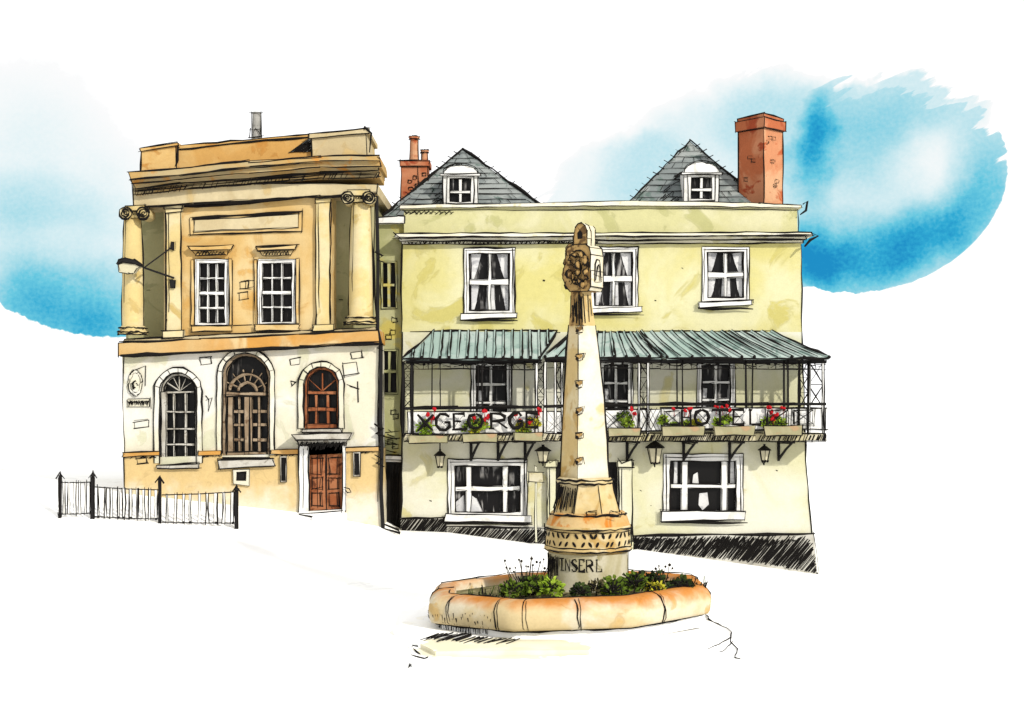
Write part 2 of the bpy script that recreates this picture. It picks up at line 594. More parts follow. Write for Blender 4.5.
b = MB()
yp = HY + 0.05
b.prism(W([(404, 207), (797, 206), (798, 236), (404, 236)], yp), yp, yp + 0.35, 0, 0.0)
xa, xb = X(404, yp), X(797, yp)
za, zb = Z(236, yp), Z(207, yp)
b.box(xa, xa + 0.35, yp + 0.36, HY + 9, za, zb - 0.02, 0, 0)
b.box(xb - 0.35, xb, yp + 0.36, HY + 9, za, zb - 0.02, 0, 0)
b.line(W([(798, 210), (799, 222), (798, 234)], yp), yp - 0.01, 0.02)
b.build('parapet', M['parapet'], hotel)
b = MB()
b.prism(W([(400, 205), (500, 203.5), (640, 200.5), (760, 203), (802, 205), (802, 208), (640, 205.5), (500, 207), (400, 208.5)], yp - 0.12), yp - 0.12, yp + 0.42, 0, 0.013)
b.line(W([(402, 211), (460, 210), (540, 210), (700, 208.5), (798, 210)], yp - .02), yp - 0.02, 0.012)
b.line(W([(803, 204), (807, 201), (806, 211), (801, 214)], yp - .12), yp - 0.12, 0.022)
for i in range(10):
    x = 404 + i * 5
    b.line(W([(x, 211), (x + 3, 213.5), (x + 5, 211.5), (x + 1, 214)], yp - .02), yp - 0.02, 0.015)
b.build('parapet_coping', M['trim'], hotel)

# upper windows
SILLS = [[(461, 314), (517, 312.5), (517, 317.5), (461, 319.5)], [(585, 309), (642, 306.5), (642, 312), (585, 314)],
         [(699, 302), (752, 300), (752, 304.5), (699, 308)]]
for w, s in zip(UPW, SILLS):
    w1 = sash_window(hotel, w, HY, 2, 2, 5.4, 3.0, mid=1, sill=s, curtain=DRAPES, r=0.017)
# balcony windows
for w in MIDW:
    sash_window(hotel, w, HY, 2, 3, 5.0, 3.0, curtain=[[(0.16, 0.45), (0.3, 0.45), (0.24, 0.95), (0.16, 0.95)]], r=0.016)
# ground-floor windows
sash_window(hotel, GRW[0], HY, 3, 2, 7.0, 0, glass='glass',
            colx=[(468.7, 5.5), (505.5, 5.5)], rowy=[(488.5, 5)],
            sill=[(446, 513.5), (531, 515.5), (531, 522.5), (444, 522)], r=0.018,
            curtain=[[(0.1, 0.72), (0.2, 0.6), (0.22, 0.93), (0.1, 0.93)], [(0.29, 0.6), (0.36, 0.66), (0.46, 0.93), (0.28, 0.93)]])
sash_window(hotel, GRW[1], HY, 3, 2, 7.0, 0, glass='glass2',
            colx=[(684.5, 6.5), (724.5, 6)], rowy=[(486, 4)],
            sill=[(661, 511), (745, 511), (745, 519.5), (661, 521.5)], r=0.018,
            curtain=[[(0.14, 0.1), (0.19, 0.1), (0.19, 0.48), (0.14, 0.48)], [(0.9, 0.1), (0.85, 0.1), (0.85, 0.48), (0.9, 0.48)],
                     [(0.38, 0.33), (0.44, 0.28), (0.46, 0.46), (0.37, 0.46)],
                     [(0.46, 0.62), (0.56, 0.6), (0.58, 0.8), (0.5, 0.88), (0.45, 0.8)]])

# doorway behind the monument
b = MB()
b.prism(rect(556, 462, 618, 548, HY), HY + 0.2, HY + 0.26, 0, 0)
for x in (570, 587, 604):
    b.line(W([(x, 464), (x, 545)], HY), HY + 0.18, 0.02)
for (a, c) in ((606, 470), (606, 505), (560, 475), (560, 505)):
    b.loop(rect(a, c, a + 8, c + 24, HY), HY + 0.18, 0.014)
b.build('door', M['iron'], hotel)
for x0, x1 in ((547, 556), (619, 632)):
    b = MB()
    b.prism(rect(x0, 466, x1, 552, HY), HY - 0.18, HY + 0.1, 0, 0.016)
    b.prism(rect(x0 - 2, 460.5, x1 + 1.5, 466.5, HY), HY - 0.26, HY + 0.1, 0, 0.022)
    b.prism(rect(x0 - 1, 541, x1 + 1, 556, HY), HY - 0.24, HY + 0.1, 0, 0.016)
    b.line(W([(x0 + 3, 470), (x0 + 3, 540)], HY - .2), HY - 0.19, 0.01)
    b.line(W([(x0 - 1, 458), (x0 + 3, 463), (x1, 459), (x1 + 1, 468)], HY - .28), HY - 0.28, 0.018)
    b.build('pilaster', M['hotel_low'], hotel)

# plinth: black hatching on pale render
b = MB()
pl_left = W([(401, 518), (447, 517), (449, 524), (530, 526), (546, 527), (546, 575), (401, 570)], HY)
b.prism(pl_left, HY - 0.10, HY + 0.2, 0, 0.0)
pl_right = W([(632, 535), (700, 534), (780, 534), (813, 533), (820, 605), (632, 590)], HY)
b.prism(pl_right, HY - 0.10, HY + 0.2, 0, 0.0)
yq = HY - 0.105
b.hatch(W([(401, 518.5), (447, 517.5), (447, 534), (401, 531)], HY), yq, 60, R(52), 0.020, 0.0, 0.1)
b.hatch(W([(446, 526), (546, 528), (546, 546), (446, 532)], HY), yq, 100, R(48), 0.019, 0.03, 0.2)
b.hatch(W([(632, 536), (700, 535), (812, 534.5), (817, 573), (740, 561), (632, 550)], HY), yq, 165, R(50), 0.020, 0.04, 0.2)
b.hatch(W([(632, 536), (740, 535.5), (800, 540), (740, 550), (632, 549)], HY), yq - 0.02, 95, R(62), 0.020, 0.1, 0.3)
b.line(W([(401, 518), (447, 517)], HY), yq, 0.03)
b.line(W([(632, 535.5), (700, 534), (780, 534), (813, 533)], HY), yq, 0.03)
b.line(W([(813, 533), (816, 552), (818, 573)], HY), yq, 0.02)
b.line(W([(447, 526), (546, 528)], HY), yq, 0.03)
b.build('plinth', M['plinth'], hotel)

# slate roof ends
def hip(apex, l, r_, zy, name='roof'):
    b = MB()
    yb0, ya, yz = 44.75, 47.6, 52.0
    A = Vector((X(apex[0], ya), ya, Z(apex[1], ya)))
    L = Vector((X(l, yb0), yb0, Z(zy, yb0)))
    Rr = Vector((X(r_, yb0), yb0, Z(zy, yb0)))
    A2 = A + Vector((0, yz - ya, 0))
    L2 = Vector((L.x, yz, L.z))
    R2 = Vector((Rr.x, yz, Rr.z))
    b.add([L, Rr, A, L2, R2, A2], [(0, 1, 2), (0, 2, 5, 3), (1, 4, 5, 2), (3, 5, 4), (0, 3, 4, 1)], 0)
    d = Vector((0, -0.03, 0.02))
    for P in (L, Rr):
        b.stroke([A + d, P + d], 0.03, jit=0.025)
        b.stroke([A + d + Vector((0.0, 0, -0.22)), P.lerp(Vector((A.x, P.y, P.z)), 0.07) + d], 0.014, jit=0.02)
    nrow = 13
    for i in range(1, nrow):
        t = i / nrow
        p, q = A.lerp(L, t), A.lerp(Rr, t)
        b.stroke([p.lerp(q, rnd.uniform(0, .06)) + d, p.lerp(q, rnd.uniform(.93, 1)) + d], 0.013, jit=0.012)
        m = int(3 + 17 * t)
        for k in range(m):
            u = (k + rnd.uniform(0.15, .85)) / m
            if rnd.random() < 0.5:
                continue
            w0 = p.lerp(q, u)
            w1 = A.lerp(L, t + 1 / nrow).lerp(A.lerp(Rr, t + 1 / nrow), u)
            b.stroke([w0 + d, w0.lerp(w1, rnd.uniform(.6, 1)) + d], 0.011, over=0)
        for P in (L, Rr):                        # hip tiles
            e = A.lerp(P, t)
            o = Vector((0.12 if P is Rr else -0.12, 0, 0.07))
            b.stroke([e + d - o * 0.6, e + d + o], 0.018, over=0)
    # denser pen work on the left flank beside the dormer
    for i in range(26):
        t = rnd.uniform(0.45, 0.95)
        u = rnd.uniform(0.22, 0.36)
        e = A.lerp(L, t).lerp(A.lerp(Rr, t), u)
        b.stroke([e + d, e + d + Vector((0.22, 0.12, 0.16))], 0.016, over=0)
    o = b.build(name, M['slate'], hotel)
    return o


roofA = hip((463, 149), 383, 556, 216)
roofB = hip((690, 141), 615, 777, 216)


def dormer(x0, x1, yt, ys, yb, cols):
    Yd = 45.0
    b = MB()
    cx, n = (x0 + x1) / 2, 10
    top = [(x0, yb)] + [(x0, ys)]
    top += [(cx - (x1 - x0) / 2 * math.cos(math.pi * i / n), ys - (ys - yt) * math.sin(math.pi * i / n)) for i in range(1, n)]
    top += [(x1, ys), (x1, yb)]
    hole = rect(x0 + 5, ys + 2.5, x1 - 5, yb - 2, Yd)
    b.wall(W(top, Yd), [hole], Yd, Yd + 2.2, 0.2, 0, 0, 0.018)
    b.prism(W([(x0 - 2.5, ys + 0.5), (x1 + 2.5, ys + 0.5), (x1 + 2.5, ys + 2.2), (x0 - 2.5, ys + 2.2)], Yd), Yd - 0.12, Yd + 0.1, 0, 0.013)
    b.stroke([(a, Yd - 0.03, c + 0.05) for a, c in W(top, Yd)[1:-1]], 0.016)
    d = b.build('dormer', M['white'], hotel)
    f = MB()
    f.ring(rect(x0 + 4, ys + 2, x1 - 4, yb - 1, Yd), rect(x0 + 7, ys + 4.5, x1 - 7, yb - 3, Yd), Yd - 0.03, Yd + 0.08, 0, 0.015)
    for i in range(1, cols):
        xx = x0 + 7 + (x1 - x0 - 14) * i / cols
        f.prism(rect(xx - 1.3, ys + 4, xx + 1.3, yb - 3, Yd), Yd - 0.01, Yd + 0.07, 0, 0.01)
    ym = ys + (yb - ys) * 0.58
    f.prism(rect(x0 + 7, ym - 1.2, x1 - 7, ym + 1.2, Yd), Yd - 0.02, Yd + 0.06, 0, 0.01)
    f.build('window_frame', M['white'], d)
    p = MB()
    p.prism(rect(x0 + 5, ys + 3, x1 - 5, yb - 2, Yd), Yd + 0.12, Yd + 0.17, 0, 0)
    p.build('pane', M['glass'], d)


dormer(443, 478, 165, 174, 205, 2)
dormer(684, 719, 162, 173, 202, 2)

# chimneys
def turned_box(b, cx, cy, s, z0, z1, ang, mi=(0, 0), s1=None, ink=0.017, lift=0.0):
    s1 = s if s1 is None else s1
    P = []
    for sz, zz in ((s, z0), (s1, z1)):
        for k in range(4):
            a = ang + math.pi / 2 * k
            P.append((cx + math.cos(a) * sz * .7071, cy + math.sin(a) * sz * .7071, zz + (lift if (zz == z1 and k == 0) else 0)))
    b.add(P, [(3, 0, 4, 7)], mi[0])
    b.add(P, [(0, 1, 5, 4)], mi[1])
    b.add(P, [(1, 2, 6, 5), (2, 3, 7, 6), (4, 5, 6, 7), (3, 2, 1, 0)], mi[0])
    if ink:
        e = Vector((0, -0.012, 0))
        V = [Vector(p) + e for p in P]
        for i, j in ((3, 0), (0, 1), (7, 4), (4, 5), (0, 4), (1, 5), (3, 7), (5, 6), (6, 7)):
            b.stroke([V[i], V[j]], ink)
    return P


b = MB()
cy = 45.6
cx = X(760.5, cy)
z0, z1, z2 = Z(214, cy), Z(132, cy), Z(119, cy)
# k=0 corner faces the street
turned_box(b, cx, cy, 1.02, z0, z1, R(-92), (0, 1))  # right face in paler brick, sunlight put into the colour
turned_box(b, cx, cy, 1.16, z1 + 0.003, z2 - 0.1, R(-92), (2, 2))
turned_box(b, cx, cy, 1.06, z2 - 0.097, z2, R(-92), (2, 2), lift=0.05)
S = cy / F
for (x, y) in ((767, 136), (765, 141), (771, 137), (748, 156), (751, 159), (775, 180), (773, 184), (744, 178), (770, 160)):
    k = abs(x - 760.5) / 23.0
    yy = cy - 0.74 + 0.72 * k - 0.03
    b.loop(rect(x, y, x + rnd.uniform(3, 6), y + 3.2, yy), yy, 0.013)
b.build('chimney', [M['brick'], M['brick2'], M['brick']], hotel)

b = MB()
cy = 46.2
b.box(X(401, cy), X(428, cy), cy, cy + 0.9, Z(215, cy), Z(161, cy), 0, 0.018)
b.box(X(400, cy), X(430, cy), cy - 0.06, cy + 0.96, Z(166, cy), Z(160.5, cy), 0, 0.018)
b.stroke([(X(418, cy), cy - 0.02, Z(166, cy)), (X(419, cy), cy - 0.02, Z(200, cy))], 0.013)
for q in ((408, 180), (413, 176), (415, 184), (409, 187), (422, 173)):
    b.loop(rect(q[0], q[1], q[0] + 4, q[1] + 3, cy - .02), cy - 0.02, 0.013)
ch = b.build('chimney', M['brick'], hotel)
for (x, y, w, z) in ((413.5, 134.5, 4.8, 161), (424, 148, 3.6, 161)):
    b = MB()
    b.lathe(X(x, cy), cy + 0.4, [(w * 1.12 * S, Z(z, cy)), (w * S, Z(z - 3, cy)), (w * .86 * S, Z(y + 3, cy)), (w * 1.15 * S, Z(y + 2, cy)), (w * 1.15 * S, Z(y, cy))], 14, 0)
    for s in (-1, 1):
        b.stroke([(X(x, cy) + s * w * S, cy + 0.3, Z(z, cy)), (X(x, cy) + s * w * .86 * S, cy + 0.3, Z(y + 2, cy))], 0.014)
    b.ringline(X(x, cy), cy + 0.4, w * 1.17 * S, Z(y, cy))
    b.ringline(X(x, cy), cy + 0.4, w * 1.17 * S, Z(y + 3, cy))
    b.build('chimney_pot', M['brick2'], ch, smooth=False)

# ------------------------------------------------------------------ hotel: canopy and balcony
YE = HY - 1.35       # canopy eave
YR = HY - 1.10       # balcony front


def canopy(topl, topr, ytop, evl, evr, yev, ye, nrib, lhip, rhip, upright=False):
    """Ribbed lead canopy: concave sheet from the wall out to the eave, with sloping hip ends."""
    b = MB()
    zt, ze = Z(ytop, HY), Z(yev, ye)
    n = 6
    tl, tr, el, er = X(topl, HY), X(topr, HY), X(evl, ye), X(evr, ye)

    def P(u, t, up=0.0):
        xl, xr = tl + (el - tl) * t, tr + (er - tr) * t
        y = (HY - 0.003) + (ye - HY) * t
        z = zt + (ze - zt) * (t ** 0.86) + up
        return Vector((xl + (xr - xl) * u, y, z))
    K = nrib * 2
    vs = [P(i / K, j / n) for j in range(n + 1) for i in range(K + 1)]
    vs += [v + Vector((0, 0.0, -0.05)) for v in vs]
    N = (n + 1) * (K + 1)
    fs = []
    for j in range(n):
        for i in range(K):
            a = j * (K + 1) + i
            q = (a, a + 1, a + K + 2, a + K + 1)
            fs += [q, tuple(N + k for k in reversed(q))]
    for i in range(K):
        a = n * (K + 1) + i
        fs.append((a, a + 1, N + a + 1, N + a))
    b.add(vs, fs, 0)
    # hip ends back to the wall
    for u, hp in ((0, lhip), (1, rhip)):
        if not hp:
            continue
        e = P(u, 1)
        w = Vector((e.x, HY - 0.003, ze))
        b.add([P(u, j / n) for j in range(n + 1)] + [w, w.lerp(P(u, 0), 0.0)], [tuple(range(n + 1)) + (n + 1,)], 0)
        for t in (0.35, 0.7):
            b.stroke([P(u, t), Vector((P(u, t).x, P(u, t).y, 0)).lerp(w, 0) * 1.0 if False else P(u, t) + Vector((0, 0.3 * t, -0.05))], 0.012)
    for i in range(nrib + 1):
        u = i / nrib
        if upright:                     # battens run straight out from the wall and die into the hips
            xq = min(tl, el) + 0.02 + (max(tr, er) - min(tl, el) - 0.04) * u
            ts = [t for t in (0, .1, .2, .3, .4, .5, .6, .7, .8, .9, 1.0) if tl + (el - tl) * t <= xq + 1e-6 and tr + (er - tr) * t >= xq - 1e-6]
            if len(ts) < 2:
                continue
            ts = [ts[0] + (ts[-1] - ts[0]) * k / 5 for k in range(6)]
            q = [P((xq - (tl + (el - tl) * t)) / ((tr + (er - tr) * t) - (tl + (el - tl) * t)), t, 0.03) for t in ts]
        else:
            q = [P(u, t / 5, 0.03) for t in range(6)]
        b.tube(q, 0.035, 0.04, 0, 6)
        b.stroke([p + Vector((0.03, -0.02, 0.03)) for p in q], 0.020, jit=0.016)
        if rnd.random() < 0.3:
            b.stroke([p + Vector((-0.05, -0.02, 0.02)) for p in q[rnd.choice((0, 2, 3)):]], 0.013, jit=0.014)
        if rnd.random() < 0.75:
            b.blob(q[-1] + Vector((0, -0.02, 0)), 0.055, -1, 6)
    b.stroke([P(i / 16, 0, 0.03) for i in range(17)], 0.020, jit=0.014)
    for u in (0, 1):
        b.stroke([P(u, t / 5, 0.04) for t in range(6)], 0.03, jit=0.02)
    b.stroke([P(i / 16, 1, -0.02) + Vector((0, -0.02, 0)) for i in range(17)], 0.034, jit=0.016)
    b.stroke([P(i / 16, 0.97, -0.06) for i in range(17)], 0.020, jit=0.014)
    b.build('canopy', M['lead'], hotel)


canopy(433, 557, 331.5, 403, 541, 358.5, YE, 17, True, True, True)

canopy(571, 637, 333, 545, 661, 357.5, YE + 0.15, 10, True, True)
canopy(641, 771, 332, 667, 829, 358, YE, 13, True, True)

# eave beam with a fringe of scribbled ironwork
b = MB()
for (x0, x1, y) in ((406, 541, 360), (545, 661, 359), (661, 826, 360)):
    b.prism(rect(x0, y, x1, y + 3.2, YR), YR - 0.03, YR + 0.06, 0, 0.012)
    x = x0
    b.line(W([(x0, y + 9), ((x0 + x1) / 2, y + 8.6), (x1, y + 9.5)], YR), YR, 0.012)
    while x < x1 - 4:
        w = rnd.uniform(5, 13)
        b.line(W([(x, y + 3), (x + rnd.uniform(-1, 1), y + 9.5)], YR), YR, 0.013)
        if rnd.random() < 0.4:
            b.line(W([(x, y + 3), (x + w * .7, y + 9)], YR), YR, 0.010)
        if rnd.random() < 0.8:
            b.line(W([(x + rnd.uniform(-2, 2), y + 3 + rnd.uniform(0, 2)) for q_ in range(4)], YR), YR, 0.022, jit=0.03)
            b.line(W([(x, y + 4), (x + w, y + rnd.uniform(3, 7)), (x + w * .3, y + 7)], YR), YR, 0.016, jit=0.03)
        x += w
b.build('eave_beam', M['iron'], hotel)


def post(x, y0=360, y1=408, w=1.2, Y=None):
    Y = YR if Y is None else Y
    b = MB()
    b.prism(rect(x - w / 2, y0, x + w / 2, y1, Y), Y - 0.03, Y + 0.03, 0, 0)
    b.line(W([(x + .3, y0), (x - .3, (y0 + y1) / 2), (x, y1)], Y), Y - 0.03, 0.012)
    b.build('post', M['iron'], hotel)


for x in (432, 440.5, 478, 482, 512, 524.5, 677, 682.5, 746, 752.5, 784, 788):
    post(x, w=rnd.uniform(0.9, 1.6))


def trellis(x0, x1, y0=362, y1=408, n=4, w=1.6, mat='iron'):
    """Openwork standard: two uprights with crossed bars between."""
    b = MB()
    for x in (x0, x1):
        b.prism(rect(x - w / 2, y0, x + w / 2, 433, YR), YR - 0.03, YR + 0.03, 0, 0.014)
    h = (y1 - y0) / n
    for i in range(n):
        a, c = y0 + i * h, y0 + (i + 1) * h
        b.line(W([(x0, a), (x1, c)], YR), YR, 0.016)
        b.line(W([(x1, a), (x0, c)], YR), YR, 0.016)
        b.line(W([(x0, c), (x1, c)], YR), YR, 0.012)
    b.build('trellis_post', M[mat], hotel)


trellis(403.5, 412, n=5, w=2.0)
trellis(536.5, 545, n=4, w=2.6, mat='white')
trellis(555.5, 562, n=3, w=2.0, mat='white')
trellis(639, 648, n=3, w=2.4, mat='white')
trellis(799, 808, n=3)
trellis(809, 823, n=2, w=2.4, mat='white')

# deck, handrail
b = MB()
zd0, zd1 = Z(441, YR), Z(433.5, YR)
b.prism([(X(404, YR), zd1), (X(826, YR), zd1), (X(826, YR), zd0), (X(404, YR), zd0)], YR - 0.02, HY - 0.004, 0, 0.014)
b.hatch([(X(404, YR), zd1), (X(826, YR), zd1), (X(826, YR), zd0), (X(404, YR), zd0)], YR - 0.025, 230, R(65), 0.022, 0.2, 0.25)
b.build('balcony_deck', M['drum'], hotel)
b = MB()
for (p, q) in (((405, 408.5), (542, 407)), ((544, 406.5), (640, 405)), ((640, 404.5), (826, 404))):
    b.tube([(X(p[0], YR), YR - 0.02, Z(p[1], YR)), (X(q[0], YR), YR - 0.02, Z(q[1], YR))], 0.045, None, 0, 6)
    for k in range(3):
        a = rnd.uniform(0, .6)
        b.line(W([(p[0] + (q[0] - p[0]) * a, p[1] - 0.6), (p[0] + (q[0] - p[0]) * (a + .35), q[1] - 0.4)], YR - .03), YR - 0.05, 0.034)
b.tube([(X(825, YR), YR, Z(404, YR)), (X(825, YR), HY - 0.1, Z(404, YR))], 0.04, None, 0, 6)
b.build('handrail', M['iron'], hotel)

# lettered railing boards
FONT = {
    'G': [[(.95, .8), (.7, 1), (.3, .98), (.03, .7), (.03, .3), (.3, .02), (.7, .0), (.95, .22), (.95, .48), (.6, .48)]],
    'E': [[(.12, 0), (.12, 1)], [(0, 1), (.92, 1), (.92, .8)], [(.12, .52), (.7, .52)], [(0, 0), (.95, 0), (.95, .22)]],
    'O': [[(.5, 1), (.15, .86), (0, .5), (.15, .14), (.5, 0), (.85, .14), (1, .5), (.85, .86), (.5, 1)]],
    'R': [[(.12, 0), (.12, 1), (.65, 1), (.9, .8), (.85, .58), (.55, .48), (.12, .48)], [(.45, .48), (1, 0)], [(0, 0), (.28, 0)]],
    'H': [[(.1, 0), (.1, 1)], [(.9, 0), (.9, 1)], [(.1, .5), (.9, .5)], [(0, 0), (.25, 0)], [(0, 1), (.25, 1)], [(.75, 0), (1, 0)], [(.75, 1), (1, 1)]],
    'T': [[(.5, 0), (.5, 1)], [(0, .82), (0, 1), (1, 1), (1, .82)], [(.3, 0), (.7, 0)]],
    'L': [[(.12, 1), (.12, 0), (.95, 0), (.95, .25)], [(0, 1), (.3, 1)]],
    'X': [[(0, 0), (1, 1)], [(1, 0), (0, 1)]],
    'I': [[(.5, 0), (.5, 1)], [(.1, 0), (.9, 0)], [(.1, 1), (.9, 1)]],
    'N': [[(.1, 0), (.1, 1), (.9, 0), (.9, 1)]],
    'S': [[(.92, .8), (.6, 1), (.2, .95), (.08, .72), (.3, .55), (.75, .45), (.92, .25), (.75, .03), (.3, .0), (.05, .2)]],
}


def letter(b, ch, x0, y0, x1, y1, Y, r=0.052):
    for pl in FONT[ch]:
        b.stroke([(X(x0 + (x1 - x0) * u, Y), Y, Z(y1 + (y0 - y1) * v, Y)) for u, v in pl], r, jit=0.012, over=0, seg=0.3)


def board(x0, y0, x1, y1, items):
    """White railing board; letters and crossed bars stand on its face."""
    b = MB()
    b.prism(rect(x0, y0, x1, y1, YR), YR + 0.0, YR + 0.03, 0, 0.016)
    yl = YR - 0.24
    for it in items:
        if it[0] == 'box':
            _, a, c, d, e = it
            b.loop(rect(a, c, d, e, YR), yl, 0.024)
            b.loop(rect(a - 1.6, c - 1.6, d + 1.6, e + 1.6, YR), yl, 0.012)
            b.line(W([(a, c), (d, e)], YR), yl, 0.018)
            b.line(W([(d, c), (a, e)], YR), yl, 0.018)
        elif it[0] == 'x':
            _, a, c, d, e = it
            b.line(W([(a, c), (d, e)], YR), yl, 0.014)
            b.line(W([(d, c), (a, e)], YR), yl, 0.014)
        else:
            letter(b, *it, yl)
    b.line(W([(x0, y1 + 0.5), (x1, y1)], YR), yl, 0.016)
    b.build('railing_board', M['white'], hotel)


board(407.5, 411.5, 543, 434.5, [
    ('X', 417.5, 414.5, 433, 431), ('G', 436, 414, 450, 430), ('E', 452.5, 413.5, 465.5, 429.5), ('O', 468, 414, 483, 428.5),
    ('R', 489, 413.5, 507, 428.5), ('G', 509.5, 413, 522.5, 428), ('E', 525, 412.5, 538.5, 427),
    ('x', 437, 415, 449, 429), ('x', 454, 415, 464, 428), ('x', 470, 415, 481, 427), ('x', 511, 415, 521, 427), ('x', 526, 415, 537, 426)])
board(546, 411, 600, 433, [('x', 548, 412, 562, 430), ('box', 566, 413, 582, 429), ('x', 584, 412, 598, 431), ('x', 548, 420, 562, 432)])
board(600, 409, 661, 431, [('x', 602, 411, 619, 429), ('x', 606, 411, 626, 429), ('x', 628, 409, 636, 430), ('x', 640, 409, 650, 430),
                           ('x', 644, 409, 656, 430), ('x', 650, 410, 659, 430)])
board(661, 407.5, 826, 429.5, [
    ('box', 664, 411.5, 679, 424), ('H', 681, 410.5, 691.5, 424.5), ('O', 694.5, 410, 709, 424.5), ('T', 712, 409.5, 728, 424.5),
    ('E', 732, 410, 744.5, 424.5), ('L', 748.5, 410, 761, 424.5), ('x', 696, 411, 708, 424), ('x', 714, 412, 730, 424), 
    ('x', 733, 411, 744, 423), ('box', 766, 410.5, 785, 423.5), ('box', 792, 410, 811, 424)])

# brackets under the deck
for x, y0, s in ((498, 441, 1), (525, 441, 1), (471, 441, 1), (627, 440, 1), (683.5, 440, 1), (729.5, 440, 1), (778.5, 440, 1)):
    b = MB()
    yb = HY - 0.03
    dx = 0.30 * s
    x_ = X(x, yb)
    zt, zb = zd0, zd0 - 0.66
    b.tube([(x_, HY - 0.05, zt), (x_, HY - 0.05, zb)], 0.05, 0.04, 0, 6)
    b.tube([(x_, HY - 0.05, zb + 0.05), (x_ + dx * .5, HY - 0.45, zt - 0.28), (x_ + dx, YR + 0.15, zt)], 0.045, 0.035, 0, 6)
    b.tube([(x_, HY - 0.05, zt - 0.05), (x_ + dx, YR + 0.1, zt - 0.05)], 0.035, None, 0, 6)
    b.stroke([(x_ - .03, HY - 0.08, zt - .1), (x_ + dx * .7, HY - 0.6, zt - .1)], 0.02)
    b.build('bracket', M['iron'], hotel)


# ------------------------------------------------------------------ leaves and flowers
def leaf(b, c, out, L, w, mi):
    out = out.normalized()
    side = out.cross(Vector((rnd.uniform(-1, 1), rnd.uniform(-1, 1), rnd.uniform(-1, 1))))
    if side.length < 0.05:
        side = Vector((1, 0, 0))
    side.normalize()
    n = out.cross(side) * 0.12 * L
    p = [c, c + out * L * .3 + side * w, c + out * L * .7 + side * w * .8 + n, c + out * L, c + out * L * .7 - side * w * .8 + n, c + out * L * .3 - side * w]
    b.add(p, [(0, 1, 2, 3, 4, 5)], mi)


def clump(root, c, rx, rz, n, mat, L=0.12, w=0.035, ribs=0, name='foliage', ink=0.010, droop=0.0, flat=1.0):
    b = MB()
    c = Vector(c)
    for i in range(n):
        a, e = rnd.uniform(0, 2 * math.pi), math.asin(rnd.uniform(-0.35, 1))
        d = Vector((math.cos(a) * math.cos(e), math.sin(a) * math.cos(e), math.sin(e)))
        k = rnd.uniform(0.45, 1.0) * (1 + 0.25 * math.sin(a * 3 + c.x * 7))
        p = c + Vector((d.x * rx * k, d.y * rx * k * flat, d.z * rz * k))
        o_ = d + Vector((rnd.uniform(-.5, .5), rnd.uniform(-.5, .5), rnd.uniform(-.3, .5) - droop))
        o_.y *= flat
        leaf(b, p, o_, L * rnd.uniform(.7, 1.3), w, 0)
    for i in range(ribs):
        a = math.pi * (i + 0.5) / ribs
        d = Vector((math.cos(a), -0.75, math.sin(a)))
        b.stroke([c + Vector((0, -rx * .9, 0)), c + Vector((d.x * rx * .55, -rx * 1.05, d.z * rz * .6)), c + Vector((d.x * rx * 1.02, -rx * .85, d.z * rz * 1.05))], ink, seg=0.2, jit=0.01)
    for i in range(max(3, n // 8)):
        a, e = rnd.uniform(math.pi, 2 * math.pi), rnd.uniform(-.2, 1.3)
        p = c + Vector((math.cos(a) * math.cos(e) * rx * 1.05, math.sin(a) * math.cos(e) * rx * 1.05 * flat, math.sin(e) * rz * 1.05))
        b.stroke([p, p + Vector((rnd.uniform(-.08, .08), -.02, rnd.uniform(-.08, .08))), p + Vector((rnd.uniform(-.1, .1), -.03, rnd.uniform(-.1, .1)))], ink, over=0)
    return b.build(name, mat, root)


def flower_box(label, x0, y0, x1, y1, plants, reds, tint=None):
    Yb = YR - 0.28
    t = thing('flower_box', label, 'flower box', (X((x0 + x1) / 2, Yb), Yb, Z(y1, Yb)), 'flower boxes along the balcony')
    b = MB()
    ww = [(x0, y0), (x1, y0 - 0.5), (x1 - 0.8, y1), (x0 + 1, y1 + 0.3)]
    b.prism(W(ww, Yb), Yb, Yb + 0.25, 0, 0.014)
    b.build('trough', tint or M['planter'], t)
    for (x, y, r, mat) in plants:
        clump(t, (X(x, YR - .1), YR - 0.11, Z(y, YR - .1)), r * Yb / F * .82, r * Yb / F * .9, 90, M[mat], 0.10, 0.036, droop=0.3, flat=0.14)
    for (x, y) in reds:
        b = MB()
        c = Vector((X(x, YR - .2), YR - 0.17, Z(y, YR - .2)))
        for k in range(5):
            b.blob(c + Vector((rnd.uniform(-.05, .05), rnd.uniform(-.03, .03), rnd.uniform(-.04, .04))), rnd.uniform(0.035, 0.06), 0, 6)
        b.tube([c, (c.x + rnd.uniform(-.05, .05), YR - 0.1, c.z - 0.22)], 0.01, None, 0, 4)
        b.build('flower_head', M['red'], t)


flower_box('stone flower box with one round lime plant below the first X of the railing', 408, 435.5, 448, 443,
           [(425, 428, 8.5, 'leaf2'), (425.5, 436, 5, 'leaf2')], [(428, 415), (432, 418), (434, 409)])
flower_box('stone flower box with a wide green plant below the first O of the railing lettering', 462, 434, 498, 442.5,
           [(470, 428, 8, 'leaf2'), (480, 426, 8.5, 'leaf2'), (475, 434, 6, 'leaf4')], [(474, 417), (485, 411), (489, 416), (486, 419)])
flower_box('stone flower box with red blooms over the last letters of the left railing word', 513, 433, 543, 441,
           [(521, 428, 5, 'leaf4'), (534, 424, 6.5, 'leaf4'), (524, 433, 6, 'leaf2')], [(515, 414), (520, 420), (537, 413), (539, 410), (530, 422)])
flower_box('pinkish stone flower box beside the cross shaft with one red bloom', 608, 428, 641, 436.5,
           [(624, 418, 7, 'leaf1'), (628, 424, 6, 'leaf2')], [(632, 409), (634, 414)])
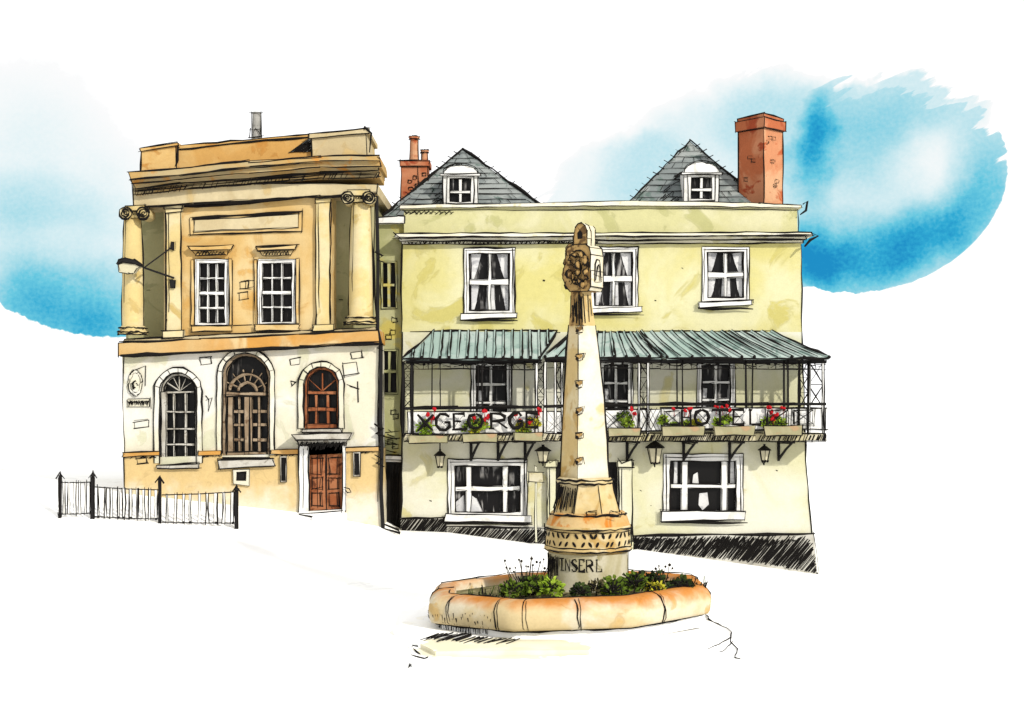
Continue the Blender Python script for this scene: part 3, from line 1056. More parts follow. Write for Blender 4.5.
flower_box('stone flower box with yellow and lime plants below the H of the railing lettering', 662, 427, 705, 436,
           [(663, 421, 4.5, 'leaf2'), (686, 425, 3, 'leaf2'), (696, 423, 3, 'leaf4'), (674, 427, 3.5, 'leaf2')], [(674, 409), (685, 411), (690, 409.5)])
flower_box('stone flower box with a green plant below the T of the railing lettering', 714, 426.5, 755, 435.5,
           [(726, 421, 5.5, 'leaf2'), (718, 423, 4, 'leaf2')], [(717, 407.5), (722, 408), (728, 406.5), (730, 410)])
flower_box('stone flower box with red blooms below the crossed square near the railing right end', 764, 426, 803, 435.5,
           [(768, 424, 6, 'leaf2'), (780, 425, 6.5, 'leaf2'), (775, 420, 5, 'leaf1')], [(772, 412), (776, 415), (773, 419), (783, 408), (769, 408)])


# ------------------------------------------------------------------ lanterns
def lantern(label, x, yt, yb, w, hang=False):
    Yl = HY - 0.34
    t = thing('wall_lantern', label, 'lantern', (X(x, Yl), Yl, Z(yb, Yl)), 'black lanterns on the hotel front')
    k = Yl / F
    cx = X(x, Yl)
    zt, zb = Z(yt, Yl), Z(yb, Yl)
    h = zt - zb
    b = MB()
    b.lathe(cx, Yl, [(w * k * .55, zb), (w * k * .95, zb + h * .62)], 6, 0, R(30))
    for j in range(6):
        a = R(30 + 60 * j)
        p = [(cx + math.cos(a) * w * k * .56, Yl + math.sin(a) * w * k * .56, zb), (cx + math.cos(a) * w * k * .97, Yl + math.sin(a) * w * k * .97, zb + h * .62)]
        b.stroke(p, 0.020, over=0)
    b.ringline(cx, Yl, w * k * .56, zb, ink=0.022)
    b.build('lamp_glass', M['lampglass'], t)
    b = MB()
    b.lathe(cx, Yl, [(w * k * 1.25, zb + h * .62), (w * k * 1.15, zb + h * .68), (w * k * .45, zb + h * .86), (w * k * .2, zb + h * .9), (w * k * .22, zt)], 8, 0)
    b.build('lamp_cap', M['iron'], t)
    b = MB()
    if hang:
        b.tube([(cx, Yl, zt - .02), (cx, Yl, zt + 0.2), (cx - .1, HY - 0.02, zt + 0.25)], 0.022, None, 0, 6)
    else:
        b.tube([(cx, Yl, zb + .02), (cx, Yl + 0.1, zb - 0.12), (cx, HY - 0.01, zb - 0.05)], 0.022, None, 0, 6)
    b.build('lamp_bracket', M['iron'], t)


lantern('black lantern on the wall between the hotel left window and the cross shaft', 543, 444.5, 462, 7.0)
lantern('black lantern hung from a bracket above left of the hotel left ground window', 440, 449, 467, 5.0, True)
lantern('largest black lantern, on the wall just left of the hotel right ground window', 655, 439, 463, 8.0)
lantern('small black lantern on the wall near the right end of the hotel', 764.5, 444, 461, 5.6)

# sign on a post by the left ground window
Ys = HY - 0.5
sg = thing('sign_post', 'pale post with a small grey plaque beside the hotel left ground window', 'sign', (X(536, Ys), Ys, ground_z(X(536, Ys), Ys)))
b = MB()
b.prism(rect(534.8, 466.5, 537.2, 542, Ys), Ys, Ys + 0.1, 0, 0.007)
b.build('pole', M['hotel_low'], sg)
b = MB()
b.prism(rect(528.5, 472.5, 543, 482, Ys), Ys - 0.07, Ys - 0.01, 0, 0.016)
b.build('plaque', M['drum'], sg)

# ------------------------------------------------------------------ link house
link = thing('link_house', 'narrow olive-green house squeezed between the bank and the hotel', 'house', (-3.9, LY, 0.4))
b = MB()
lw = W([(372, 222), (404, 222), (404, 600), (372, 600)], LY)
LWIN = [(381, 261, 397, 309), (381, 349, 398, 394)]
LD = (385, 462, 401, 560)
b.wall(lw, [rect(*w, LY) for w in LWIN] + [rect(*LD, LY)], LY, LY + 7, 0.2, 0, 0, 0.0)
for (x, y) in ((392, 318), (391, 410), (393, 414), (386, 335), (393, 444), (388, 440), (390, 330)):
    b.loop(rect(x, y, x + 5, y + 4.5, LY), LY - 0.01, 0.014)
for i in range(14):
    y = 430 + i * 2.2
    b.line(W([(384 + rnd.uniform(0, 8), y), (392 + rnd.uniform(0, 8), y + rnd.uniform(-3, 3))], LY), LY - 0.012, 0.015)
b.build('wall', M['link'], link)
b = MB()
b.prism(W([(370, 218), (398, 216), (405, 216), (405, 223), (370, 224)], LY - .2), LY - 0.2, LY + 7, 0, 0.018)
b.build('eaves', M['white'], link)
for w in LWIN:
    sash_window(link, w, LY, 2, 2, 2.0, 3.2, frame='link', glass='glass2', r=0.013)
b = MB()
b.prism(rect(385.5, 462.5, 400.5, 560, LY), LY + 0.15, LY + 0.2, 0, 0)
b.hatch(rect(386, 463, 400, 532, LY), LY + 0.14, 20, R(85), 0.015)
b.build('door', M['iron'], link)
b = MB()
b.ring(rect(382.5, 458, 403, 566, LY), rect(385.5, 462.5, 400.5, 566, LY), LY - 0.05, LY + 0.1, 0, 0.02)
b.prism(rect(381, 455.5, 404, 459.5, LY), LY - 0.15, LY + 0.05, 0, 0.02)
b.build('door_frame', M['white'], link)

# ------------------------------------------------------------------ bank
bank = thing('bank', 'golden stone classical bank with round arched windows and corner columns', 'bank building', (X(252, BY), BY, 1.2))
B1 = BY + 1.0                       # recessed wall behind the columns
UPB = [(195, 259, 229, 327), (258, 259, 296, 326)]
AR = [(160, 197, 373, 466), (222, 270, 353, 461), (304, 339, 367, 431)]
BDOOR = (309, 452, 343, 512)

b = MB()
pan = (190, 216, 302, 234)
b.wall(W([(164, 203), (332, 193), (332, 334), (164, 341)], BY), [rect(*w, BY) for w in UPB], BY, BY + 8, 0.25, 0, 0, 0)
for (x, y) in ((240, 282), (239, 293), (246, 281)):
    b.loop(W([(x, y), (x + 9, y - 1), (x + 9, y + 6), (x, y + 7)], BY), BY - 0.01, 0.015)
b.line(W([(182, 207), (250, 203), (312, 197)], BY), BY - 0.02, 0.030)
b.line(W([(234, 325), (252, 324.5)], BY), BY - 0.01, 0.02)
b.build('upper_wall', M['bank_up'], bank)
b = MB()
b.prism(W([(190.5, 218), (302, 211), (302, 231), (190.5, 235)], BY), BY - 0.04, BY + 0.1, 0, 0.02)
b.prism(W([(194.5, 220.5), (298, 214), (298, 228), (194.5, 232)], BY - .04), BY - 0.055, BY, 1, 0.012)
b.line(W([(192, 218.5), (250, 215), (301, 211.5)], BY - .06), BY - 0.06, 0.032)
b.build('blank_panel', [M['bank_up'], M['frieze']], bank)
b = MB()
b.prism(W([(126, 206), (374, 190), (374, 332), (126, 344)], B1), B1, BY + 8, 0, 0.0)
for (x, y) in ((147, 290), (339, 300)):
    b.line(W([(x, y), (x + 4, y)], B1), B1 - 0.01, 0.015)
b.build('recessed_wall', M['recess'], bank)

# lower storey
b = MB()
lowp = W([(122, 350), (379, 338), (380, 452), (123.5, 458)], BY)
b.wall(lowp, [arch(*AR[0], BY), arch(222, 270, 353, 457, BY), arch(*AR[2], BY)], BY, BY + 8, 0.35, 0, 0, 0)
b.line(W([(124, 357), (122, 400), (125, 456)], BY), BY - 0.01, 0.018)
for q in ([(200, 358), (211, 357), (212, 364), (201, 365)], [(290, 359), (300, 357), (300, 364), (291, 365)],
          [(343, 364), (356, 362), (358, 373), (344, 376)], [(351, 353), (362, 351), (363, 358), (352, 359)],
          [(134, 422), (149, 420), (149, 427), (135, 428)], [(291, 381), (296, 382), (292, 386)]):
    b.loop(W(q, BY), BY - 0.01, 0.017)
b.line(W([(206, 395), (209, 400), (208, 412), (212, 398), (206, 400)], BY), BY - 0.01, 0.018)
b.line(W([(358, 381), (358, 402)], BY), BY - 0.01, 0.026)
b.line(W([(350, 387), (359, 389), (347, 384)], BY), BY - 0.01, 0.022)
b.build('lower_wall', M['bank_low'], bank)

# base zone
b = MB()
basep = W([(123.5, 457), (380, 450), (382, 620), (124, 620)], BY)
dh = W([(309, 620), (309, 452), (343, 451.2), (343, 620)], BY)
b.prism(W([(123.5, 456.5), (160, 455.4), (160, 620), (124, 620)], BY - .03), BY - 0.03, BY + 8, 0, 0)
b.prism(W([(160, 467), (197.5, 466.5), (197.5, 620), (160, 620)], BY - .03), BY - 0.03, BY + 8, 0, 0)
b.prism(W([(197.5, 454.5), (222, 453.8), (222, 620), (197.5, 620)], BY - .03), BY - 0.03, BY + 8, 0, 0)
b.prism(W([(222, 462), (270, 461), (270, 620), (222, 620)], BY - .03), BY - 0.03, BY + 8, 0, 0)
b.prism(W([(270, 452.5), (309, 451.5), (309, 620), (270, 620)], BY - .03), BY - 0.03, BY + 8, 0, 0)
b.prism(W([(343, 450.5), (381, 449.5), (382, 620), (343, 620)], BY - .03), BY - 0.03, BY + 8, 0, 0)
b.prism(W([(309, 511), (343, 510), (343, 620), (309, 620)], BY - .03), BY - 0.03, BY + 8, 0, 0)
b.prism(W([(309, 440), (343, 440), (343, 454), (309, 454)], BY - .03), BY + 0.0, BY + 8, 0, 0)
b.line(W([(124, 457), (125, 475), (125, 492)], BY), BY - 0.05, 0.018)
b.line(W([(381, 450), (380, 490), (382, 524)], BY), BY - 0.05, 0.02)
b.loop(W([(137, 459), (147, 458), (147, 463), (138, 464)], BY), BY - 0.04, 0.016)
b.build('base_wall', wash('tan_stucco_base', (247, 238, 212), (249, 243, 226), (242, 222, 180), 0.5, t3=(0.57, 0.68),
                          zband=((236, 206, 146), -0.15, 1.0, 2.0)), bank)
for (x0, y0, x1, y1) in ((123, 452.5, 159, 451), (198, 451, 221, 450.5), (271, 450, 298, 449.5), (345, 447.5, 379, 447)):
    b = MB()
    b.prism(W([(x0, y0), (x1, y1), (x1, y1 + 4.5), (x0, y0 + 4.5)], BY - .1), BY - 0.1, BY + 0.0, 0, 0.017)
    for i in range(5):
        x = x0 + (x1 - x0) * rnd.uniform(0.05, .8)
        b.line(W([(x, y0 + 6), (x + 3, y0 + 4), (x + 6, y0 + 5.5)], BY - .12), BY - 0.06, 0.014)
    b.build('base_moulding', M['string'], bank)

# string course
b = MB()
b.prism(W([(118, 343), (200, 339), (300, 334), (378, 330), (380, 343), (300, 347), (200, 352), (118, 356)], BY - .25), BY - 0.25, BY + 6, 0, 0.020)
b.prism(W([(124, 339), (200, 335.5), (300, 330.5), (376, 327), (377, 330.5), (300, 334), (200, 339), (122, 343)], BY - .12), BY - 0.12, BY + 6, 1, 0.017)
b.line(W([(120, 356), (200, 352.5), (300, 347.5), (379, 343.5)], BY - .26), BY - 0.26, 0.032)
b.build('string_course', [M['string'], M['frieze']], bank)

# pilasters
for (x0, x1, yt, yb) in ((166, 181, 204, 332), (316, 330, 194, 326)):
    b = MB()
    b.prism(W([(x0, yt + 8), (x1, yt + 7), (x1, yb), (x0, yb)], BY - .12), BY - 0.12, BY + 0.2, 0, 0.018)
    b.prism(W([(x0 - 2, yt), (x1 + 2, yt - 1), (x1 + 1, yt + 4), (x0 - 1, yt + 5)], BY - .2), BY - 0.2, BY + 0.2, 0, 0.018)
    b.prism(W([(x0 - 1, yt + 5), (x1 + 1, yt + 4), (x1 + .5, yt + 8), (x0 - .5, yt + 9)], BY - .16), BY - 0.16, BY + 0.2, 0, 0.014)
    b.prism(W([(x0 - 3, yb - 1), (x1 + 3, yb - 2), (x1 + 3, yb + 5), (x0 - 3, yb + 6)], BY - .2), BY - 0.2, BY + 0.2, 0, 0.020)
    b.line(W([(x0 + 2.5, yt + 10), (x0 + 3, yb - 20)], BY - .13), BY - 0.13, 0.010)
    b.line(W([(x0 + 1, yb - 12), (x0 - 1, yb - 2)], BY - .13), BY - 0.14, 0.03)
    b.build('pilaster', M['column'], bank)


# ionic columns
def column(cx, r, yt, ycap, yb, vol, off):
    Yc = BY + 0.02
    k = Yc / F
    b = MB()
    x, rr = X(cx, Yc), r * k
    zt, zb, zc = Z(yt, Yc), Z(yb, Yc), Z(ycap, Yc)
    n = 9
    prof = [(rr * (1.0 - 0.22 * (i / n) ** 1.7 + 0.03 * math.sin(math.pi * i / n)), zb + (zc - zb) * i / n) for i in range(n + 1)]
    b.lathe(x, Yc, prof, 20, 0)
    for a in (-178, -2):
        b.stroke([(x + math.cos(R(a)) * q * 1.01, Yc + math.sin(R(a)) * q * 1.01, z) for q, z in prof], 0.022)
    b.stroke([(x + math.cos(R(-130)) * q * 1.01, Yc + math.sin(R(-130)) * q * 1.01, z) for q, z in prof[2:]], 0.009)
    o = b.build('column', M['column'], bank, smooth=True)
    c = MB()
    w = vol * k
    xs0, x = x, x + off * k
    c.box(x - w, x + w, Yc - rr, Yc + rr, zc + (zt - zc) * .55, zt, 0, 0.018)
    c.box(x - w * .8, x + w * .8, Yc - rr * .9, Yc + rr * .9, zc, zc + (zt - zc) * .55, 0, 0.012)
    for s in (-1, 1):
        for rad, q in ((0.19, 0.024), (0.11, 0.020), (0.045, 0.02)):
            pts = [(x + s * w * .92 + math.cos(R(j * 30)) * rad, Yc - rr - 0.10, zc + (zt - zc) * .35 + math.sin(R(j * 30)) * rad) for j in range(13)]
            c.stroke(pts, q, over=0)
        c.tube([(x + s * w * .92, Yc - rr - 0.08, zc + (zt - zc) * .35), (x + s * w * .92, Yc + rr * .9, zc + (zt - zc) * .35)], 0.19, None, 0, 14)
    for i in range(5):
        xx = x - w * .5 + w * i * .22
        c.stroke([(xx, Yc - rr - .02, zc + .1), (xx + .05, Yc - rr - .02, zc + .2), (xx + .11, Yc - rr - .02, zc + .08)], 0.015)
    c.build('capital', M['column'], o)
    x = xs0
    d = MB()
    h = 0.26
    d.lathe(x, Yc, [(rr * 1.35, zb - h), (rr * 1.4, zb - h * .7), (rr * 1.2, zb - h * .5), (rr * 1.3, zb - h * .25), (rr * 1.05, zb)], 20, 0)
    for q, z in ((1.42, zb - h * .75), (1.32, zb - h * .25), (1.38, zb - h)):
        d.ringline(x, Yc, rr * q, z, ink=0.02)
    d.build('column_base', M['column'], o, smooth=True)


column(133, 10.5, 207, 219, 326, 9.5, 5.0)
column(361, 12.0, 192, 204, 316, 11.5, -1.0)

# entablature
b = MB()
fr = BY - 0.25
b.prism(W([(133, 184), (180, 182), (250, 183), (378, 184), (377, 193), (320, 196), (250, 200), (134, 208)], fr), fr, BY + 7, 0, 0.016)
b.line(W([(134, 208), (250, 201), (377, 194)], fr), fr - 0.01, 0.026)
b.build('frieze', M['frieze'], bank)
b = MB()
for (d, q) in ((1.0, [(128, 172), (177, 168), (250, 161), (320, 156), (379, 155), (380, 160), (320, 161.5), (250, 167), (180, 175), (130, 179)]),
               (0.85, [(130, 179), (180, 174), (250, 167), (320, 161), (380, 160), (380.5, 166), (320, 167), (250, 173), (180, 179), (133, 184)]),
               (0.6, [(133, 183), (180, 178), (250, 172), (320, 166.5), (379, 165.5), (379, 171), (320, 172), (250, 178), (180, 183), (135, 189)])):
    b.prism(W(q, BY - d), BY - d, BY + 1.4, 0, 0.019)
q = [(135, 189), (180, 183.5), (250, 178), (320, 172), (379, 171)]
for i in range(4):                      # bed mouldings: ink lines on stepped fillets
    dy = i * 1.6
    yy = BY - 0.55 + i * 0.05
    b.line(W([(a, c + dy + rnd.uniform(-.6, .6)) for a, c in q], yy), yy, 0.013)
b.prism(W([(a, c) for a, c in q] + [(a, c + 6) for a, c in reversed(q)], BY - .42), BY - 0.42, BY + 1.3, 0, 0.02)
for i in range(86):                     # pen hatching drawn as shade under the cornice, sparser rightwards
    t = (i + rnd.uniform(0, .6)) / 86
    x = 136 + 242 * t
    yb_ = lerp_table(q, x)
    if rnd.random() < 0.25 + 0.3 * t:
        continue
    b.line(W([(x, yb_ + 7.5), (x + 3.2, yb_ + 1)], BY - .44), BY - 0.44, 0.015)
b.build('cornice', M['cornice'], bank)

# parapet
b = MB()
b.prism(W([(142, 149), (176, 144), (177, 178), (140, 180)], BY - .35), BY - 0.35, BY + 1.2, 0, 0.019)
b.prism(W([(139.5, 148), (178, 142.5), (178, 146), (140, 151.5)], BY - .4), BY - 0.40, BY + 1.25, 0, 0.019)
b.prism(W([(177, 146), (310, 134), (312, 172), (177, 178)], BY - .15), BY - 0.15, BY + 0.9, 0, 0.017)
b.line(W([(177, 150), (250, 142), (310, 137)], BY - .16), BY - 0.17, 0.022)
b.line(W([(178, 145), (178, 160), (176, 165)], BY - .36), BY - 0.37, 0.04)
b.build('parapet', M['bank_orange'], bank)
b = MB()
b.prism(W([(311, 134.5), (366, 130), (368, 168), (312, 170)], BY - .35), BY - 0.35, BY + 2.2, 0, 0.019)
b.prism(W([(309, 133.5), (369, 128.6), (369, 133), (309, 138)], BY - .42), BY - 0.42, BY + 2.3, 0, 0.019)
b.line(W([(364, 129), (364, 126.5), (371, 133), (370, 152)], BY - .43), BY - 0.43, 0.02)
b.build('parapet_block', M['frieze'], bank)
b = MB()
yy = BY - .16
b.prism(W([(290, 152), (313, 136), (313, 152)], yy), yy - 0.02, yy + 0.1, 0, 0.014)
b.hatch(W([(291, 152), (313, 137), (313, 152)], yy), yy - 0.03, 26, R(35), 0.018)
b.build('roof_flashing', M['slate'], bank)
# flue
b = MB()
yy = BY + 1.6
k = yy / F
b.lathe(X(256.5, yy), yy, [(4.6 * k, Z(150, yy)), (4.2 * k, Z(113.5, yy)), (4.9 * k, Z(113.5, yy)), (4.9 * k, Z(112.5, yy))], 12, 0)
for s in (-1, 1):
    b.line(W([(256.5 + s * 4.7, 112), (256.5 + s * 5, 145)], yy - .05), yy - 0.1, 0.014)
b.line(W([(251, 113), (262, 113)], yy - .05), yy - 0.15, 0.02)
b.loop(W([(251, 130), (261, 130), (262, 137), (250, 138)], yy - .05), yy - 0.15, 0.017)
b.line(W([(252, 137), (256, 129), (262, 136)], yy - .05), yy - 0.16, 0.02)
b.build('flue', M['tin'], bank)

# upper windows with hoods
for i, w in enumerate(UPB):
    win = sash_window(bank, w, BY, 3, 4, 4.2, 1.8, mid=2, frame='white', glass='glass2', r=0.013)
    h = MB()
    x0, x1 = (188, 234) if i == 0 else (255, 298)
    h.prism(W([(x0, 246.5), (x1, 245), (x1 - 3, 249.5), (x0 + 3, 250.5)], BY - .22), BY - 0.22, BY, 0, 0.019)
    h.prism(W([(x0 + 4, 250.5), (x1 - 4, 249.5), (x1 - 7, 255), (x0 + 8, 256)], BY - .1), BY - 0.12, BY, 0, 0.014)
    for k in range(9):
        x = x0 + 8 + k * (x1 - x0 - 18) / 9
        h.line(W([(x, 255.5), (x + 2.5, 251.5), (x + 4, 254.5)], BY - .13), BY - 0.14, 0.017)
    h.build('hood', M['bank_up'], win)
    s = MB()
    s.prism(W([(w[0] - 3, w[3] - 1), (w[2] + 3, w[3] - 2), (w[2] + 3, w[3] + 4), (w[0] - 3, w[3] + 5)], BY - .12), BY - 0.14, BY, 0, 0.016)
    s.prism(W([(w[0] - 3.5, w[1] + 1), (w[0] - 0.5, w[1] + 1), (w[0] - 0.5, w[3] - 1), (w[0] - 3.5, w[3] - 1)], BY), BY - 0.05, BY, 0, 0.011)
    s.prism(W([(w[2] + 0.5, w[1]), (w[2] + 3.5, w[1]), (w[2] + 3.5, w[3] - 2), (w[2] + 0.5, w[3] - 2)], BY), BY - 0.05, BY, 0, 0.011)
    s.build('surround', M['bank_up'], win)


# arched windows
def arched(a, frame, glass, fw, archivolt, build_bars, sill=None, vous=8):
    x0, x1, yt, yb = a
    b = MB()
    yf = BY + 0.12
    b.ring(arch(x0, x1, yt, yb, BY), arch(x0, x1, yt, yb, BY, inset=fw), yf, yf + 0.14, 0, 0.015)
    bars = []
    build_bars(b, yf)
    w = b.build('arched_window', M[frame], bank)
    p = MB()
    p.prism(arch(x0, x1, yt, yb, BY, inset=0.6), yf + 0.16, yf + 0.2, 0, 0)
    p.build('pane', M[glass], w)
    s = MB()
    e = archivolt
    o_, i_ = arch(x0 - e, x1 + e, yt - e, yb - 3, BY), arch(x0, x1, yt, yb - 3, BY)
    s.ring(o_, i_, BY - 0.06, BY + 0.12, 0, 0.017, close=False)
    n = len(o_)
    for j in range(1, n - 1):
        if j % 2 == 0:
            s.stroke([(o_[j][0], BY - 0.07, o_[j][1]), (i_[j][0], BY - 0.07, i_[j][1])], 0.014, over=0)
    s.build('archivolt', M['bank_low'], w)
    if sill:
        q = MB()
        q.prism(W(sill, BY - .12), BY - 0.15, BY + 0.1, 0, 0.02)
        q.build('sill', M['greyframe'], w)


def bars1(b, y):
    for x in (173, 184.5):
        b.prism(rect(x - .9, 392, x + .9, 464, BY), y + 0.02, y + 0.12, 0, 0.009)
    for yy in (392, 412, 429, 445):
        b.prism(rect(163, yy - 1.0, 195, yy + 1.0, BY), y + 0.012, y + 0.11, 0, 0.009)
    for a in (35, 65, 90, 115, 145):
        b.line(W([(178.5, 391), (178.5 + 15 * math.cos(R(a)), 391 - 15 * math.sin(R(a)))], BY), y + 0.04, 0.018, mi=0)
    b.prism(rect(161, 392, 165.5, 465, BY), y - 0.08, y + 0.1, 0, 0.013)


def bars2(b, y):
    b.prism(rect(227, 397, 232.5, 458, BY), y + 0.0, y + 0.12, 0, 0.012)
    b.prism(rect(244, 393, 248.5, 458, BY), y - 0.01, y + 0.12, 0, 0.013)
    b.prism(rect(248.8, 393, 251.5, 458, BY), y + 0.01, y + 0.12, 0, 0.013)
    b.prism(rect(225, 392, 266, 396.5, BY), y - 0.02, y + 0.12, 0, 0.014)
    b.prism(rect(226, 452, 266, 458, BY), y - 0.015, y + 0.12, 0, 0.013)
    for yy in (411.5, 425, 440):
        b.prism(rect(232.5, yy - 1.5, 244, yy + 1.5, BY), y + 0.02, y + 0.11, 0, 0.009)
        b.prism(rect(251.5, yy - 1.4, 266, yy + 1.4, BY), y + 0.02, y + 0.11, 0, 0.009)
    for x, w in ((238.3, 1.2), (258, 1.4)):
        b.prism(rect(x - w, 396.5, x + w, 452, BY), y + 0.025, y + 0.10, 0, 0.008)
    for rad, q in ((9.5, 0.045), (18, 0.03)):
        b.line(W([(246.5 + rad * math.cos(R(a)), 392 - rad * math.sin(R(a))) for a in range(0, 181, 15)], BY), y + 0.02, q, mi=0)
        b.line(W([(246.5 + (rad + 1.6) * math.cos(R(a)), 392 - (rad + 1.6) * math.sin(R(a))) for a in range(0, 181, 15)], BY), y, 0.010)
    for a in (25, 52, 78, 102, 128, 155):
        b.line(W([(246.5 + 10 * math.cos(R(a)), 392 - 10 * math.sin(R(a))), (246.5 + 23 * math.cos(R(a)), 392 - 23 * math.sin(R(a)))], BY), y + 0.04, 0.026, mi=0)


def bars3(b, y):
    for x in (315.5, 327.5):
        b.prism(rect(x - 1.3, 392, x + 1.3, 428, BY), y + 0.02, y + 0.12, 0, 0.009)
    for yy in (392.5, 409.5):
        b.prism(rect(306, yy - 1.8, 337, yy + 1.8, BY), y + 0.01, y + 0.11, 0, 0.011)
    for a in (40, 90, 140):
        b.line(W([(321.5, 391), (321.5 + 17 * math.cos(R(a)), 391 - 17 * math.sin(R(a)))], BY), y + 0.04, 0.026, mi=0)
    b.prism(rect(306, 424, 337, 429.5, BY), y - 0.01, y + 0.1, 0, 0.012)


arched(AR[0], 'greyframe', 'glass2', 3.0, 5.5, bars1, [(157, 464.5), (199, 464), (199, 468), (157, 468.5)])
arched((222, 270, 353, 458), 'taupe', 'glass2', 3.4, 5.0, bars2, [(218, 460), (273, 458.5), (275, 466.5), (219, 468.5)])
arched(AR[2], 'oak', 'glass2', 3.0, 5.5, bars3, [(302, 429), (341, 428.5), (342, 432.5), (302, 433)])

# entrance
b = MB()
b.prism(W([(291, 434.5), (352, 433), (349, 439), (296, 440.5)], BY - .7), BY - 0.70, BY - .02, 0, 0.022)
b.prism(W([(296, 440), (349, 438.5), (345, 443.5), (299, 445)], BY - .5), BY - 0.50, BY - .02, 0, 0.018)
for i in range(34):
    x = 299 + i * 1.4
    b.line(W([(x, 446 + rnd.uniform(0, 4)), (x + 2, 442)], BY - .46), BY - 0.51, 0.02)
b.build('door_hood', M['greyframe'], bank)
b = MB()
b.prism(W([(299, 445), (309, 445), (309, 512), (299, 513)], BY - .1), BY - 0.12, BY - .035, 0, 0.017)
b.prism(W([(342.5, 445), (346, 445), (346, 511), (342.5, 511)], BY - .1), BY - 0.12, BY - .035, 0, 0.015)
b.line(W([(303, 448), (304, 480), (303, 508)], BY - .12), BY - 0.125, 0.012)
b.line(W([(344, 487), (349, 489), (351, 492), (347, 493), (345, 490)], BY - .2), BY - 0.2, 0.024)
b.build('door_surround', M['white'], bank)
b = MB()
b.prism(W([(309, 452), (326, 452), (326, 510), (309, 511)], BY), BY + 0.05, BY + 0.12, 0, 0.014)
b.prism(W([(326.3, 452), (343, 452), (343, 509), (326.3, 510)], BY), BY + 0.07, BY + 0.13, 0, 0.014)
for x0 in (312, 329):
    for (y0, y1) in ((458, 474), (478, 489), (493, 506)):
        b.loop(rect(x0, y0, x0 + 10, y1, BY), BY + 0.04, 0.016)
        b.line(W([(x0 + 8, y0 + 1), (x0 + 8, y1)], BY), BY + 0.045, 0.02)
b.line(W([(317, 453), (317, 508)], BY), BY + 0.045, 0.012)
b.build('door', M['oak'], bank)
b = MB()
b.prism(W([(298, 513), (343, 510.5), (343, 540), (298, 540)], BY - .5), BY - 0.5, BY - 0.02, 0, 0.0)
b.prism(W([(312, 517), (345, 514), (345, 540), (312, 540)], BY - .9), BY - 0.9, BY - 0.5, 0, 0.0)
b.line(W([(298, 514), (320, 512.5), (343, 511)], BY - .5), BY - 0.51, 0.018)
b.line(W([(300, 515), (343, 522)], BY - .5), BY - 0.52, 0.014)
b.line(W([(342, 511), (342.5, 522)], BY - .5), BY - 0.52, 0.016)
b.build('door_step', M['pale'], bank)
# drainpipe at the right corner
b = MB()
yy = BY - 0.1
pts = [(376.5, 196), (378, 260), (377.5, 330), (381, 345), (380.5, 420), (382, 450), (381, 490), (383, 528)]
b.tube([(X(a, yy), yy, Z(c, yy)) for a, c in pts], 0.055, 0.06, 0, 6)
for y0 in (252, 425, 455, 340):
    b.line(W([(376, y0), (383, y0 + 4), (377, y0 + 8), (384, y0 + 11)], yy), yy - 0.05, 0.03)
b.line(W([(375, 196), (374, 240), (376, 330)], yy), yy, 0.02)
b.line(W([(379, 345), (378, 420), (379, 450), (378, 500)], yy), yy, 0.018)
b.line(W([(383, 528), (400, 533), (398, 530), (384, 524)], yy), yy, 0.02)
b.build('drainpipe', M['iron'], bank)


# small things on the bank front
def fixture(name, label, cat, px, py, d=0.08):
    Yf = BY - d
    return thing(name, label, cat, (X(px, Yf), Yf, Z(py, Yf)))


t = fixture('wall_plaque', 'oval stone plaque with a dark emblem at the left end of the bank', 'plaque', 136, 384)
b = MB()
pts = [(136 + 7 * math.cos(R(a)), 383 + 13 * math.sin(R(a))) for a in range(0, 360, 20)]
b.prism(W(pts, BY), BY - 0.07, BY - 0.003, 0, 0.020)
pts2 = [(136 + 5 * math.cos(R(a)), 383 + 10 * math.sin(R(a))) for a in range(0, 360, 30)]
b.loop(W(pts2, BY), BY - 0.08, 0.010)
for i in range(10):
    x, y = 136 + rnd.uniform(-2.5, 2.5), 383 + rnd.uniform(-5, 5)
    b.line(W([(x, y), (x + rnd.uniform(-2, 2), y + rnd.uniform(-3, 3)), (x + rnd.uniform(-2, 2), y + rnd.uniform(-2, 2))], BY), BY - 0.08, 0.018)
b.line(W([(138, 369), (146, 366), (145, 386)], BY), BY - 0.02, 0.02)
b.build('plate', M['bank_low'], t)

t = fixture('name_board', 'narrow board of scribbled lettering under the oval plaque', 'sign', 139, 403)
b = MB()
b.prism(rect(128, 399, 150, 406.5, BY), BY - 0.05, BY - 0.003, 0, 0.014)
for i in range(11):
    x = 129 + i * 1.8
    b.line(W([(x, 400.5), (x + 1.4, 405), (x + 1.6, 401), (x + .2, 403)], BY), BY - 0.06, 0.018)
b.build('board', M['bank_low'], t)

for (lab, x0, y0, x1, y1) in (('slim dark notice case left of the bank door', 280.5, 456, 287, 482), ('slim dark notice case right of the bank door', 353.5, 452, 360.5, 476)):
    t = fixture('notice_case', lab, 'notice case', (x0 + x1) / 2, y1, 0.1)
    b = MB()
    b.ring(rect(x0, y0, x1, y1, BY - .03), rect(x0 + 1.4, y0 + 1.4, x1 - 1.4, y1 - 1.4, BY - .03), BY - 0.12, BY - 0.034, 0, 0.014)
    b.build('case_frame', M['greyframe'], t)
    b = MB()
    b.prism(rect(x0 + 1, y0 + 1, x1 - 1, y1 - 1, BY - .03), BY - 0.08, BY - 0.036, 0, 0)
    b.build('pane', M['glass2'], t)

